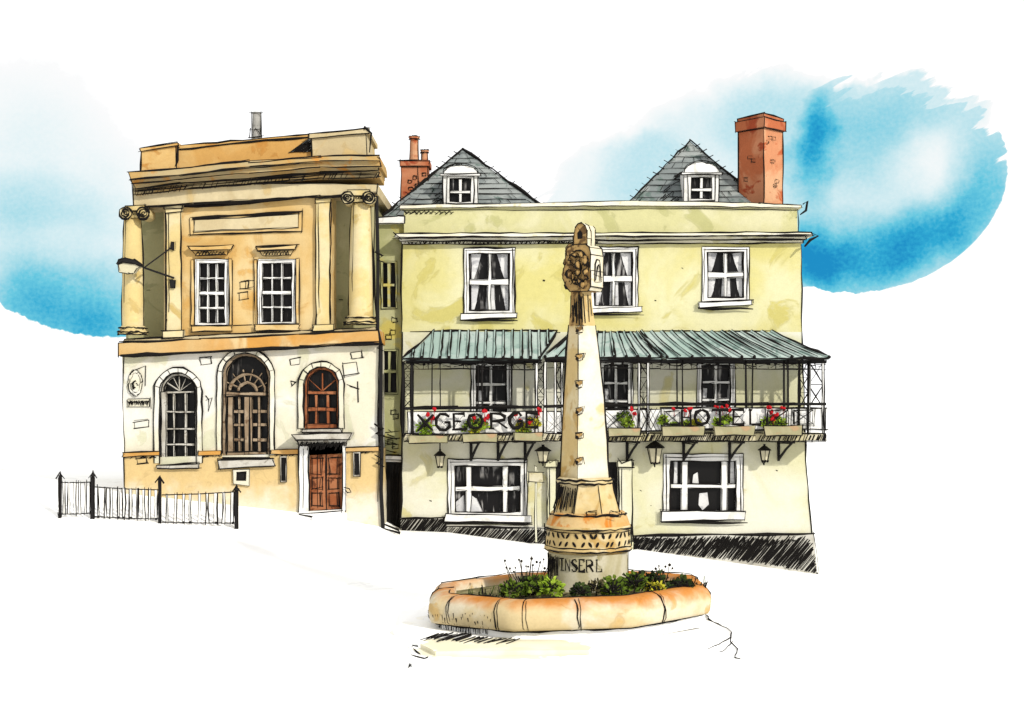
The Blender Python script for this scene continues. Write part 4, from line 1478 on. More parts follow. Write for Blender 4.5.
t = fixture('night_safe', 'small white framed hatch below the sill of the middle arched window', 'hatch', 241, 486, 0.1)
b = MB()
b.ring(W([(233, 470), (250, 469), (250, 486), (234, 484)], BY - .03), W([(237, 472), (246, 471.5), (246, 480), (237, 480)], BY - .03), BY - 0.11, BY - 0.034, 0, 0.014)
b.build('hatch_frame', M['bank_low'], t)
b = MB()
b.prism(W([(236, 471), (247, 471), (247, 481), (236, 481)], BY - .03), BY - 0.07, BY - 0.036, 0, 0)
b.build('flap', M['iron'], t)

t = thing('bracket_lamp', 'black lamp on a long stayed arm sticking out from the bank left pilaster', 'lamp', (X(172, BY - .2), BY - 0.13, Z(280, BY)))
b = MB()
ya, yl = BY - 0.16, BY - 0.75
b.tube([(X(174, ya), ya, Z(278, ya)), (X(145, yl), yl, Z(268, yl))], 0.03, None, 0, 6)
b.tube([(X(172, ya), ya, Z(247, ya)), (X(145, yl), yl, Z(267, yl))], 0.022, None, 0, 6)
b.tube([(X(145, yl), yl, Z(268, yl)), (X(140, yl), yl, Z(265, yl))], 0.026, None, 0, 6)
b.prism(rect(170, 280, 175.5, 288, ya), ya - 0.04, BY - 0.125, 0, 0.012)
b.prism(rect(171, 242, 174, 250, ya), ya - 0.02, BY - 0.125, 0, 0.012)
b.build('arm', M['iron'], t)
b = MB()
hood = [(118, 264), (120, 260), (127, 258.5), (136, 260), (143, 265), (142, 267), (134, 263.5), (124, 262.5), (119, 265)]
b.prism(W(hood, yl), yl - 0.16, yl + 0.16, 0, 0.018)
b.build('lamp_hood', M['iron'], t)
b = MB()
gl = [(119, 265), (124, 263), (134, 264), (142, 267), (138, 269), (135, 273), (128, 274), (120, 273)]
b.prism(W(gl, yl), yl - 0.12, yl + 0.12, 0, 0.014)
b.build('lamp_shade', M['lampglass'], t)

# ------------------------------------------------------------------ iron railing at the left
YF = 40.0
rail = thing('slatted_railing', 'low railing of narrow pale slats between black posts in front of the bank left corner', 'railing', (X(150, YF), YF, 0.9))
for (x, yt, yb, w) in ((60.4, 478, 523, 2.0), (93, 477, 522.5, 2.6), (160, 482, 525.5, 2.0), (236.6, 491, 532, 3.0)):
    b = MB()
    b.prism(W([(x - w / 2, yt), (x + w / 2, yt), (x + w / 2, yt + (yb - yt) * .75), (x + w * .55, yb + 2), (x - w * .55, yb + 2), (x - w / 2, yt + (yb - yt) * .75)], YF), YF - 0.06, YF + 0.06, 0, 0.016)
    k = YF / F
    b.lathe(X(x, YF), YF, [(w * .5 * k, Z(yt, YF)), (w * .95 * k, Z(yt - 1, YF)), (w * 1.0 * k, Z(yt - 2.2, YF)), (w * .45 * k, Z(yt - 3.5, YF)), (w * .3 * k, Z(yt - 5.5, YF)), (0.005, Z(yt - 7, YF))], 8, 0)
    b.line(W([(x - 4.2, yt + 1), (x, yt - 5), (x + 4.2, yt + 1)], YF), YF - 0.03, 0.024)
    b.build('post', M['iron'], rail)
for (x0, ta, ba, x1, tb, bb, n) in ((61, 482.5, 514, 93, 482, 513, 6), (95, 487, 516.5, 159, 490, 519, 10), (162, 495, 522, 235, 492, 523, 9)):
    b = MB()
    for (ya, yb) in ((ta, tb), (ba, bb)):
        b.tube([(X(x0, YF), YF, Z(ya, YF)), (X((x0 + x1) / 2, YF), YF, Z((ya + yb) / 2 + .5, YF)), (X(x1, YF), YF, Z(yb, YF))], 0.018, None, 0, 5)
    for i in range(n):
        u = (i + 0.6 + rnd.uniform(-.12, .12)) / n
        x = x0 + (x1 - x0) * u
        ya, yb = ta + (tb - ta) * u, ba + (bb - ba) * u
        w = rnd.uniform(0.9, 1.5)
        b.prism(W([(x - w, ya), (x + w, ya), (x + w + rnd.uniform(-.4, .4), yb), (x - w + rnd.uniform(-.4, .4), yb)], YF), YF - 0.012, YF + 0.012, 1, 0)
        for e in (-w, w):
            b.line(W([(x + e, ya - rnd.uniform(0, 1)), (x + e + rnd.uniform(-.5, .5), (ya + yb) / 2), (x + e + rnd.uniform(-.6, .6), yb + rnd.uniform(0, 1.5))], YF), YF - 0.014, rnd.choice((0.010, 0.016, 0.022)), jit=0.014)
        if rnd.random() < .5:
            b.blob((X(x, YF), YF, Z(yb, YF)), 0.04, 0, 6)
    b.build('rail_panel', [M['iron'], M['white']], rail)

# ------------------------------------------------------------------ steps, basin, monument
BXc, BYc = 1.12, MY
TILT = 0.034


def tz(x, z):
    return z + TILT * (x - BXc)


def tinted(name, base, patch_tint, cx, cy, rx, ry):
    """Pale stone with one ragged patch painting the shade beside the basin."""
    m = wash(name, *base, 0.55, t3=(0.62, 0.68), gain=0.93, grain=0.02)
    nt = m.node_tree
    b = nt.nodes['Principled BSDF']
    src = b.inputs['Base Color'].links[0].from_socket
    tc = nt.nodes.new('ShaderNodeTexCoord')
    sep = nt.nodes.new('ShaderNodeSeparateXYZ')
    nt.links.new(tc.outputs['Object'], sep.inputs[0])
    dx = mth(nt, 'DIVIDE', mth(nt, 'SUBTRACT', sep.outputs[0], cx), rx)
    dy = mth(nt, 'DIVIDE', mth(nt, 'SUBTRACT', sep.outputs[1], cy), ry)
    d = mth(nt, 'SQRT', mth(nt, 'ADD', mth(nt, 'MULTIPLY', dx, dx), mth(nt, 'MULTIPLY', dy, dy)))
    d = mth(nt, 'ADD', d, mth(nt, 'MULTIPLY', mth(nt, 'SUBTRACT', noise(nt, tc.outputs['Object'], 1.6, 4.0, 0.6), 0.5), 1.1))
    tone = mixc(nt, smooth(nt, noise(nt, tc.outputs['Object'], 1.1, 3.0), 0.42, 0.6), lin(patch_tint[0]), lin(patch_tint[1]))
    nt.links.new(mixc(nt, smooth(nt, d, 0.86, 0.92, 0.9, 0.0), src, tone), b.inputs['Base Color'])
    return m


STEPM = tinted('shade_painted_step', ((252, 252, 249), (253, 253, 252), (250, 248, 240)), ((216, 210, 182), (200, 194, 164)), -1.25, -2.65, 1.75, 1.0)  # tan wash paints the shade below the basin's left side
steps = thing('stone_step', 'wide pale stone step under the planted basin', 'steps', (BXc, BYc, 0))
for (pts, z0, z1, nm) in (([(-1.70, 24.05), (3.95, 24.45), (5.3, 27), (4.7, 31.4), (-2.3, 31.4), (-2.9, 27)], -0.4, 0.07, 'lower_step'),
                          ([(-1.35, 24.75), (3.5, 25.0), (4.6, 27.2), (4.2, 30.8), (-1.8, 30.8), (-2.3, 27)], 0.0, 0.15, 'upper_step')):
    b = MB()
    n = len(pts)
    vs = [(x, y, z1) for x, y in pts] + [(x, y, z0) for x, y in pts]
    b.add(vs, [tuple(range(n)), tuple(range(n, 2 * n))] + [(i, (i + 1) % n, n + (i + 1) % n, n + i) for i in range(n)], 0)
    if nm == 'lower_step':
        def gp(px, py, z):
            y = (CZ - z) * F / (py - HZ)
            return (X(px, y), y, z + 0.012)
        b.stroke([gp(409, 668, 0.01), gp(411, 655, .05), gp(412, 646, .07), gp(427, 648, .07), gp(440, 651, .07), gp(446, 655, .07)], 0.012, seg=.2)
        b.stroke([gp(411, 656, .07), gp(424, 659, .07), gp(427, 658, .07)], 0.013, seg=.2)
        b.stroke([gp(414, 650, .07), gp(420, 655, .07)], 0.010, seg=.2)
        b.stroke([gp(702, 609, .15), gp(709, 620, .15), gp(727, 629, .15), gp(731, 633, .15), gp(730, 642, .12), gp(737, 649, .08), gp(735, 659, .07), gp(741, 660, .07)], 0.011, seg=.25)
        b.stroke([gp(731, 638, .15), gp(720, 645, .15), gp(708, 649, .15)], 0.014, seg=.2)
        b.stroke([gp(732, 642, .15), gp(726, 649, .15), gp(719, 653, .15)], 0.014, seg=.2)
    else:
        for i in range(16):  # pen hatching deepens the painted shade on the step
            x = -1.22 + i * 0.085
            b.stroke([(x + 0.1, 26.35 + rnd.uniform(-.05, .05) - i * 0.03, 0.162), (x - 0.16, 25.75 - i * 0.02 + rnd.uniform(-.12, .15), 0.162)], 0.019, over=0)
        for i in range(14):
            x = -1.5 + i * 0.05
            b.stroke([(x + 0.12, 26.55 + rnd.uniform(-.05, .05), 0.162), (x - 0.2, 25.9 + rnd.uniform(-.12, .15), 0.162)], 0.017, over=0)
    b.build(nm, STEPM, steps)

basin = thing('stone_basin', 'octagonal stone basin with an orange-stained rim around the cross', 'basin', (BXc, BYc, 0.15))
JO = [-148, -121, -109, -88.5, -52, -18, 20, 60, 100, 140, 180]


def brad(a):
    k = (a + math.pi / 8) % (math.pi / 4) - math.pi / 8
    return 0.12 + 0.88 * math.cos(math.pi / 8) * 1.045 / math.cos(k)


def bpt(a, inset, z, rx=2.85, ry=2.34):
    r = brad(a)
    x = BXc + math.cos(a) * (rx * r - inset)
    return (x, BYc + math.sin(a) * (ry * r - inset), tz(x, z))


PROF = [(0.20, 0.33), (0.07, 0.36), (0.03, 0.42), (0.0, 0.60), (0.015, 0.72), (0.07, 0.82), (0.17, 0.885), (0.30, 0.905), (0.46, 0.90), (0.51, 0.86), (0.53, 0.55)]
b = MB()
n = 96
vs = [bpt(2 * math.pi * i / n, d, z) for i in range(n) for d, z in PROF]
m = len(PROF)
b.add(vs, [(i * m + j, i * m + j + 1, ((i + 1) % n) * m + j + 1, ((i + 1) % n) * m + j) for i in range(n) for j in range(m - 1)], 0)
for a in JO:
    a = R(a)
    b.stroke([bpt(a + .012 * math.sin(z * 4), d - 0.008, z + .004) for d, z in PROF[:9]], 0.009, seg=.2)
    b.stroke([bpt(a + .02 + .012 * math.sin(z * 4), d - 0.008, z + .004) for d, z in PROF[1:7]], 0.007, seg=.2)
for (d, z, q, a0, a1) in ((0.15, 0.335, 0.016, -178, -2), (0.42, 0.91, 0.010, -170, -15), (0.02, 0.50, 0.012, -200, -165), (0.0, 0.55, 0.012, -10, 14),
                          (0.18, 0.905, 0.010, 0, 180)):
    b.stroke([bpt(R(a0 + (a1 - a0) * i / 40), d - .006, z) for i in range(41)], q, seg=.3, jit=0.012)
for i in range(34):
    a = R(-168 + i * 1.35)
    b.stroke([bpt(a, 0.06, 0.38), bpt(a + .01, 0.0, 0.38 + rnd.uniform(.1, .3))], 0.009, over=0)
b.build('rim', M['rim'], basin, smooth=True)
b = MB()
vs = [bpt(2 * math.pi * i / n, d, z) for i in range(n) for d, z in ((0.26, 0.37), (0.24, 0.12), (0.20, 0.10))]
b.add(vs, [(i * 3 + j, i * 3 + j + 1, ((i + 1) % n) * 3 + j + 1, ((i + 1) % n) * 3 + j) for i in range(n) for j in range(2)], 0)
for i in range(30):  # pen hatching drawn as shade on the left undercut
    a = R(-172 + i * 1.5)
    b.stroke([bpt(a, 0.24, 0.34), bpt(a + .01, 0.22, 0.16 + rnd.uniform(0, .1))], 0.012, over=0)
b.build('foot', M['pale'], basin, smooth=True)
b = MB()
vs = [bpt(2 * math.pi * i / n, 0.50, 0.74) for i in range(n)]
vs2 = [bpt(2 * math.pi * i / n, 1.3, 0.82 + rnd.uniform(-.02, .03)) for i in range(n)]
b.add(vs + vs2, [(i, (i + 1) % n, n + (i + 1) % n, n + i) for i in range(n)] + [tuple(range(n, 2 * n))], 0)
b.build('soil', M['soil'], basin)

MX = X(588, MY)
mon = thing('stone_cross', 'tall weathered stone cross on a tapering shaft and carved round pedestal', 'monument', (MX, MY, 0.7))


def mz(py):
    return Z(py, MY)


K = MY / F
# pedestal drum with lettering
b = MB()
rd = 39.5 * K
b.lathe(MX, MY, [(rd * 1.01, 0.5), (rd, mz(575)), (rd * 1.0, mz(552)), (rd * 1.03, mz(549))], 40, 0)
for a in (-179, -1):
    b.stroke([(MX + math.cos(R(a)) * rd * 1.01, MY + math.sin(R(a)) * rd, z) for z in (0.75, 1.1, mz(552))], 0.014)
for i in range(26):  # pen hatching drawn as shade on the drum's left side
    a = R(-178 + i * 1.6 + rnd.uniform(-.6, .6))
    z1 = mz(rnd.uniform(551, 556))
    b.stroke([(MX + math.cos(a) * rd * 1.012, MY + math.sin(a) * rd * 1.012, z1), (MX + math.cos(a) * rd * 1.012, MY + math.sin(a) * rd * 1.012, z1 - rnd.uniform(.2, .6))], 0.011, over=0)
xs_ = [(560, 564.5), (565, 570.5), (571.5, 577.5), (578.5, 584.5), (586, 593), (596, 602)]
for chx, (x0, x1) in zip('INSERL', xs_):
    for plx in FONT[chx]:
        pts = []
        for u, v in plx:
            xx = X(x0 + (x1 - x0) * u, MY - .75) - MX
            yy = MY - math.sqrt(max(0.001, (rd * 1.008) ** 2 - xx * xx))
            pts.append((MX + xx, yy, Z(571.5 - 12 * v, MY - .75)))
        b.stroke(pts, 0.017, over=0, seg=.15, jit=0.006)
b.build('drum', M['drum'], mon, smooth=True)
# carved band
b = MB()
rb = 43.0 * K
b.lathe(MX, MY, [(rd * 1.02, mz(551)), (rb * 1.02, mz(548.5)), (rb * 1.01, mz(545.5)), (rb * .98, mz(543.5)), (rb * .97, mz(529)), (rb * 1.0, mz(527)), (rb * .98, mz(524))], 40, 0)
for row, (yc_, n_) in enumerate(((532.5, 17), (540.5, 15))):
    for i in range(n_):
        a = R(-172 + 164 * (i + rnd.uniform(.2, .8)) / n_)
        tl = rnd.choice((-1, 1)) * rnd.uniform(.4, 1)
        pts = []
        for q in range(7):
            t_ = 2 * math.pi * q / 7
            du, dv = math.cos(t_) * 0.032, math.sin(t_) * 0.066
            du += dv * 0.55 * tl
            aa = a + du / rb
            pts.append((MX + math.cos(aa) * rb * .985, MY + math.sin(aa) * rb * .985, mz(yc_) + dv * .85))
        c0 = (MX + math.cos(a) * rb * 1.0, MY + math.sin(a) * rb * 1.0, mz(yc_))
        b.add(pts + [c0], [(q, (q + 1) % 7, 7) for q in range(7)], -1)
for (q, z, w) in ((1.03, 548, .016), (1.0, 544.5, .010), (1.005, 526.5, .012), (1.0, 529, .009)):
    b.ringline(MX, MY, rb * q, mz(z), R(-178), R(-2), w, jit=0.012)
for s in (-179, -1):
    b.stroke([(MX + math.cos(R(s)) * rb, MY, mz(546)), (MX + math.cos(R(s)) * rb, MY, mz(526))], 0.014)
b.build('carved_band', M['stone'], mon)
# orange weathering
b = MB()
b.lathe(MX, MY, [(rb * .99, mz(525.5)), (rb * .95, mz(521)), (38.5 * K, mz(514)), (37.5 * K, mz(512.5)), (36 * K, mz(511))], 40, 0)
b.ringline(MX, MY, 38.5 * K, mz(513), R(-178), R(-2), 0.018, jit=0.02)
for (x0, x1) in ((587, 596), (609, 621)):
    b.loop(rect(x0, 511, x1, 516, MY - .7), MY - 0.78, 0.013)
b.build('weathering', M['rust'], mon, smooth=True)
# octagonal collar
b = MB()
b.lathe(MX - 1.5 * K, MY, [(35.0 * K, mz(513)), (33.0 * K, mz(506)), (28.0 * K, mz(490)), (27.0 * K, mz(483))], 8, 0, R(22.5))
for i in range(34):  # hatching paints the collar's shaded left side
    a = R(-178 + i * 1.9)
    t0 = rnd.uniform(0, .3)
    t1 = rnd.uniform(.6, 1)
    f_ = lambda t: (MX - 1.5 * K + math.cos(a) * (27 + 7 * t) * K, MY + math.sin(a) * (27 + 7 * t) * K, mz(484 + 28 * t))
    b.stroke([f_(t0), f_(t1)], 0.011, over=0)
for j in (-157.5, -112.5, -67.5, -22.5):
    a = R(j)
    b.stroke([(MX - 1.5 * K + math.cos(a) * 27.2 * K, MY + math.sin(a) * 27.2 * K, mz(484)), (MX - 1.5 * K + math.cos(a) * 35.2 * K, MY + math.sin(a) * 35.2 * K, mz(513))], 0.014)
b.build('collar', M['stone'], mon)
b = MB()
b.lathe(MX - 3.5 * K, MY, [(26 * K, mz(484)), (28 * K, mz(482.5)), (28 * K, mz(479.5)), (25.5 * K, mz(477))], 24, 0)
b.ringline(MX - 3.5 * K, MY, 28.3 * K, mz(482.5), ink=0.018)
b.ringline(MX - 3.5 * K, MY, 28.3 * K, mz(479), ink=0.014)
b.build('ring_moulding', M['stone'], mon)

# shaft: square, one arris towards the street
th = math.atan(0.5)


def sq(cx, w, ang=th):
    """Corners of a square column whose silhouette is w wide: near, right, far, left."""
    s = w / (math.cos(ang) + math.sin(ang))
    c, q = math.cos(ang), math.sin(ang)
    # local axes: e1 to the right, turned back by ang ; e2 away
    e1, e2 = Vector((c, q, 0)), Vector((-q, c, 0))
    o = Vector((cx, MY, 0))
    return [o - e1 * s / 2 - e2 * s / 2, o + e1 * s / 2 - e2 * s / 2, o + e1 * s / 2 + e2 * s / 2, o - e1 * s / 2 + e2 * s / 2]


LEV = [(480, 584.6, 48.5), (440, 584.3, 44.5), (398, 584, 40), (350, 582.8, 32), (326, 582, 26.5)]
rings = [[(v.x, v.y, mz(y)) for v in sq(X(cx, MY), w * K)] for y, cx, w in LEV]
b = MB()
for r0, r1 in zip(rings, rings[1:]):
    for k, mi in ((0, 1), (1, 0), (2, 0), (3, 0)):  # painted lit tone on the right face, shaded ochre on the rest
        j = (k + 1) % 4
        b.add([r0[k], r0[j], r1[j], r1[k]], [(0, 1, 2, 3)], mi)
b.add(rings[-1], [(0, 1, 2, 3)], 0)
for k in (0, 1, 3):
    b.stroke([Vector(r[k]) + Vector((0, -0.01, 0)) for r in rings], 0.012 if k else 0.009, jit=0.008)
for yk in (330, 357.5, 384, 410.5, 435, 459.5):
    t_ = (480 - yk) / (480 - 326)
    lo = Vector(rings[0][0]).lerp(Vector(rings[-1][0]), t_)
    lo.z = mz(yk)
    for (dx, dz, rr_) in ((0.0, 0, .05), (0.05, .03, .045), (-0.03, -.035, .03)):
        b.blob(lo + Vector((dx, -0.02, dz)), rr_, 2, 7)
    b.loop([(lo.x - .05, lo.z + .05), (lo.x + .10, lo.z + .07), (lo.x + .09, lo.z - .05), (lo.x - .04, lo.z - .07)], lo.y - 0.06, 0.012)
    b.blob(lo + Vector((-.02, -0.06, -.03)), 0.034, -1, 6)
b.build('shaft', [M['stone'], M['stonelit'], M['brown']], mon)
# neck
LEV2 = [(326, 582, 26.5), (310, 581.5, 22.5), (292, 581, 20.5)]
rings = [[(v.x, v.y, mz(y)) for v in sq(X(cx, MY), w * K, R(48))] for y, cx, w in LEV2]
b = MB()
for r0, r1 in zip(rings, rings[1:]):
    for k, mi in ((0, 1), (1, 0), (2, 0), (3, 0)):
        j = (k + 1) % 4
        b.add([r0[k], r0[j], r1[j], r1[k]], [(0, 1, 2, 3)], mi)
b.add(rings[0], [(0, 1, 2, 3)], 0)
b.add(rings[-1], [(0, 1, 2, 3)], 0)
for i in range(16):
    u = rnd.uniform(0, 1)
    k = rnd.choice((0, 3, 3))
    j = (k + 1) % 4
    p0 = Vector(rings[0][k]).lerp(Vector(rings[0][j]), u)
    p1 = Vector(rings[-1][k]).lerp(Vector(rings[-1][j]), u)
    d = Vector((0, -0.012, 0))
    b.stroke([p0.lerp(p1, rnd.uniform(0, .3)) + d, p0.lerp(p1, rnd.uniform(.6, 1)) + d], rnd.uniform(.009, .016), over=0)
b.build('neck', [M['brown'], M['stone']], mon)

# head: wheel-headed block with arms, niche and rounded top
HA = R(55)
hc, hs = math.cos(HA), math.sin(HA)
E1, E2 = Vector((hc, hs, 0)), Vector((-hs, hc, 0))       # E1 along the right face, E2 along the left face (away)
NEAR = Vector((X(589.5, MY), MY - 0.36, 0))


def hpt(u, v, z):
    """u to the right along the pale face, v to the left along the brown face, both from the near arris."""
    return NEAR + E1 * u + E2 * v + Vector((0, 0, z))


def hblock(b, u0, u1, v0, v1, z0, z1, ink=0.014, taper=0.0):
    P = [hpt(u0, v0, z0), hpt(u1, v0, z0), hpt(u1, v1, z0), hpt(u0, v1, z0)]
    a, c = (u1 - u0) * taper / 2, (v1 - v0) * taper / 2
    Q = [hpt(u0 + a, v0 + c, z1), hpt(u1 - a, v0 + c, z1), hpt(u1 - a, v1 - c, z1), hpt(u0 + a, v1 - c, z1)]
    vs = P + Q
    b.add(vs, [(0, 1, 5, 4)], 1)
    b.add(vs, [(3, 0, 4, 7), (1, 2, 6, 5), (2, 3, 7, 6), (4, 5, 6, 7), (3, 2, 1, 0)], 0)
    d = Vector((0, -0.012, 0))
    for i, j in ((0, 1), (0, 3), (4, 5), (4, 7), (0, 4), (1, 5), (3, 7), (5, 6), (6, 7)):
        b.stroke([vs[i] + d, vs[j] + d], ink, jit=0.012)


def hprofile(b, poly, u0, u1, ink=0.014):
    """Outline given on the brown face (v, picture height), carried back along the pale face."""
    n = len(poly)
    vs = [hpt(u0, v, mz(z)) for v, z in poly] + [hpt(u1, v, mz(z)) for v, z in poly]
    b.add(vs, [tuple(range(n)), tuple(range(n, 2 * n))], 0)
    for i in range(n):
        j = (i + 1) % n
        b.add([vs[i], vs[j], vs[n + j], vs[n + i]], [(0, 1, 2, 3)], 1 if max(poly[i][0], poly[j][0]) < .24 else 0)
    d = Vector((0, -0.012, 0))
    for i in range(n):
        j = (i + 1) % n
        b.stroke([vs[i] + d, vs[j] + d], ink, jit=0.01)
        if (poly[i][0] + poly[j][0]) / 2 < .24:
            b.stroke([vs[n + i] + d, vs[n + j] + d], ink, jit=0.01)
    for i in range(n):
        a, c, e = poly[i - 1], poly[i], poly[(i + 1) % n]
        if c[0] < .1:
            b.stroke([vs[i] + d, vs[n + i] + d], ink * .8, jit=0.008)


b = MB()
hprofile(b, [(.05, 292), (0, 288), (0, 272), (0, 256), (.03, 249), (.10, 246), (.40, 245), (.54, 248), (.60, 255), (.57, 263), (.64, 269), (.65, 279), (.59, 286), (.50, 292)], 0.0, 0.48)
hprofile(b, [(.10, 247), (.09, 240), (.10, 232), (.14, 227), (.22, 224.5), (.31, 225), (.38, 229), (.41, 236), (.41, 247)], 0.02, 0.17)
hprofile(b, [(.12, 247), (.11, 241), (.11, 229), (.16, 226), (.36, 226), (.38, 230), (.38, 247)], 0.17, 0.36, 0.012)
hd = b.build('cross_head', [M['brown'], M['stonelit']], mon)  # brown weathered stone at left, sunlight painted into the right face
# ring of the wheel on the brown face: bosses, and cross arm ends
b = MB()
d = E1 * -0.03


def lump(c, r, sq_=1.0):
    b.blob(c, r, 0, 8, sq_)
    a0 = rnd.uniform(0, 360)
    b.stroke([Vector(c) + Vector((math.cos(R(a0 + t)) * r * rnd.uniform(.9, 1.1), -r, math.sin(R(a0 + t)) * r * sq_)) for t in range(0, 300, 50)], 0.012, over=0)


def face_ring(rv, rz, q, a0=0, a1=360):
    b.stroke([hpt(-.02, 0.29 + math.cos(R(t)) * rv, mz(269) + math.sin(R(t)) * rz) for t in range(a0, a1 + 1, 24)], q, over=0, jit=0.014)


face_ring(.26, .35, .013, 30, 200)
face_ring(.23, .33, .010, 190, 350)
face_ring(.08, .11, .012, 0, 280)
for t in range(20, 380, 45):
    t += rnd.uniform(-14, 14)
    c_, s_ = math.cos(R(t)), math.sin(R(t))
    b.stroke([hpt(-.02, .29 + c_ * .08, mz(269) + s_ * .1), hpt(-.02, .29 + c_ * .25, mz(269) + s_ * .34)], .009, over=0)
    lump(hpt(0, .29 + c_ * .21, mz(269) + s_ * .285) + d, rnd.uniform(.03, .075), rnd.uniform(.7, 1.5))
lump(hpt(0, .29, mz(266)) + d, .07, 1.4)
for i in range(9):
    lump(hpt(0, rnd.uniform(.06, .54), mz(rnd.uniform(250, 288))) + d, rnd.uniform(.025, .06), rnd.uniform(.7, 1.6))
for (v, z, rr_, sq_) in ((.56, 251, .10, 1.5), (.62, 262, .085, 1.3), (.64, 274, .10, 1.2), (.58, 285, .09, 1.1), (.46, 289, .07, .8)):
    lump(hpt(0.12, v, mz(z)), rr_, sq_)
b.build('wheel_bosses', M['brown'], hd)
b = MB()
# niche openings
n1 = [hpt(0.05, 0.20, mz(240)), hpt(0.05, 0.31, mz(240)), hpt(0.05, 0.32, mz(234)), hpt(0.05, 0.26, mz(231)), hpt(0.05, 0.2, mz(234))]
b.add([p + Vector((-.02, -.03, 0)) for p in n1], [(0, 1, 2, 3, 4)], -1)
n2 = [hpt(u, -0.012, z) for u, z in ((.14, mz(283)), (.36, mz(283)), (.38, mz(266)), (.33, mz(260)), (.2, mz(260)), (.15, mz(266)))]
b.stroke(n2 + [n2[0]], 0.013, over=0)
b.stroke([hpt(.2, -.015, mz(281)), hpt(.22, -.015, mz(268)), hpt(.28, -.015, mz(265)), hpt(.31, -.015, mz(270)), hpt(.31, -.015, mz(281))], 0.011, over=0)
b.stroke([hpt(.08, -.015, mz(276)), hpt(.44, -.015, mz(277))], 0.009, over=0)
for i in range(30):
    v, z = rnd.uniform(.03, .54), mz(rnd.uniform(252, 288))
    p = hpt(-0.015, v, z)
    b.stroke([p, p + E2 * rnd.uniform(-.08, .08) + Vector((0, 0, rnd.uniform(-.09, .09)))], 0.011, over=0)
b.build('carving', M['brown'], hd)

# ------------------------------------------------------------------ plants in the basin
PL = 'plants growing in the stone basin'


def basin_plant(label, cat, name, px, py, r, mat, n=90, ribs=0, Y=26.9, L=0.13, w=0.045, ht=1.0):
    x = X(px, Y)
    zb = tz(x, 0.76)
    t = thing(name, label, cat, (x, Y, zb), PL)
    rr = r * Y / F
    zc = max(zb + rr * 0.15, Z(py + 4, Y))
    b = MB()
    b.tube([(x, Y, zb - .05), (x + .01, Y, zc)], 0.02, 0.012, 0, 5)
    b.build('stem', M['twig'], t)
    clump(t, (x, Y, zc), rr * 1.15, rr * ht, int(n * 1.35), M[mat], L * .8, w, ribs, ink=0.012, droop=0.25)


basin_plant('olive-green leafy plant at the left of the basin under the seed heads', 'plant', 'leafy_plant', 512, 588, 9, 'leaf1', ribs=5)
basin_plant('dark green rounded plant left of the pedestal', 'plant', 'leafy_plant', 527, 585, 10, 'leaf3', ribs=5, Y=27.2)
basin_plant('mid-green rounded plant between the dark one and the lime one', 'plant', 'leafy_plant', 540, 584, 11, 'leaf1', ribs=4, Y=27.0)
basin_plant('bright lime leafy plant at the foot of the pedestal on its left', 'plant', 'leafy_plant', 552, 586, 9, 'leaf2', n=110, Y=26.7)
basin_plant('blackish low plant in front of the middle of the pedestal', 'plant', 'leafy_plant', 580, 589, 7.5, 'leaf3', n=60, ribs=6, Y=26.6)
basin_plant('dry pale sprig against the pedestal front', 'plant', 'leafy_plant', 596, 584, 7, 'soil', n=40, ribs=6, Y=26.8)
basin_plant('green shell-shaped plant right of the pedestal front', 'plant', 'leafy_plant', 612, 587, 10.5, 'leaf1', n=110, ribs=9, Y=26.7)
basin_plant('yellow-green ribbed plant at the right of the pedestal', 'plant', 'leafy_plant', 634, 581, 10.5, 'leaf1', n=110, ribs=9, Y=26.9)
basin_plant('small yellow plant in the right half of the basin', 'plant', 'leafy_plant', 655, 586, 6, 'leaf4', n=60, ribs=5, Y=26.8)
basin_plant('dark tangled plant behind the yellow one at the right of the basin', 'plant', 'leafy_plant', 652, 578, 10, 'leaf3', n=120, ribs=8, Y=27.6, ht=.8)
basin_plant('low dark grassy plant at the far right of the basin', 'plant', 'leafy_plant', 682, 582, 9, 'leaf3', n=90, ribs=10, Y=27.2, ht=.7)


def seed_plant(label, px0, px1, ytop, n, Y):
    x = X((px0 + px1) / 2, Y)
    zb = tz(x, 0.76)
    t = thing('seed_head_plant', label, 'plant', (x, Y, zb), PL)
    for i in range(n):
        b = MB()
        u = px0 + (px1 - px0) * (i + rnd.uniform(.1, .9)) / n
        yt = ytop + rnd.uniform(0, 14)
        x0 = x + (X(u, Y) - x) * .45
        top = (X(u, Y), Y + rnd.uniform(-.2, .2), Z(yt, Y))
        b.stroke([(x0, Y, zb - .05), ((x0 + top[0]) / 2 + rnd.uniform(-.04, .04), Y, (zb + top[2]) / 2), top], 0.008, mi=0, seg=.2)
        b.blob(top, rnd.uniform(.018, .034), 0, 6)
        b.build('seed_stalk', M['twig'], t)


seed_plant('thin black seed-headed stalks at the left of the basin', 503, 550, 557, 16, 28.0)
seed_plant('thin black seed-headed stalks at the right of the pedestal', 652, 672, 564, 10, 28.4)

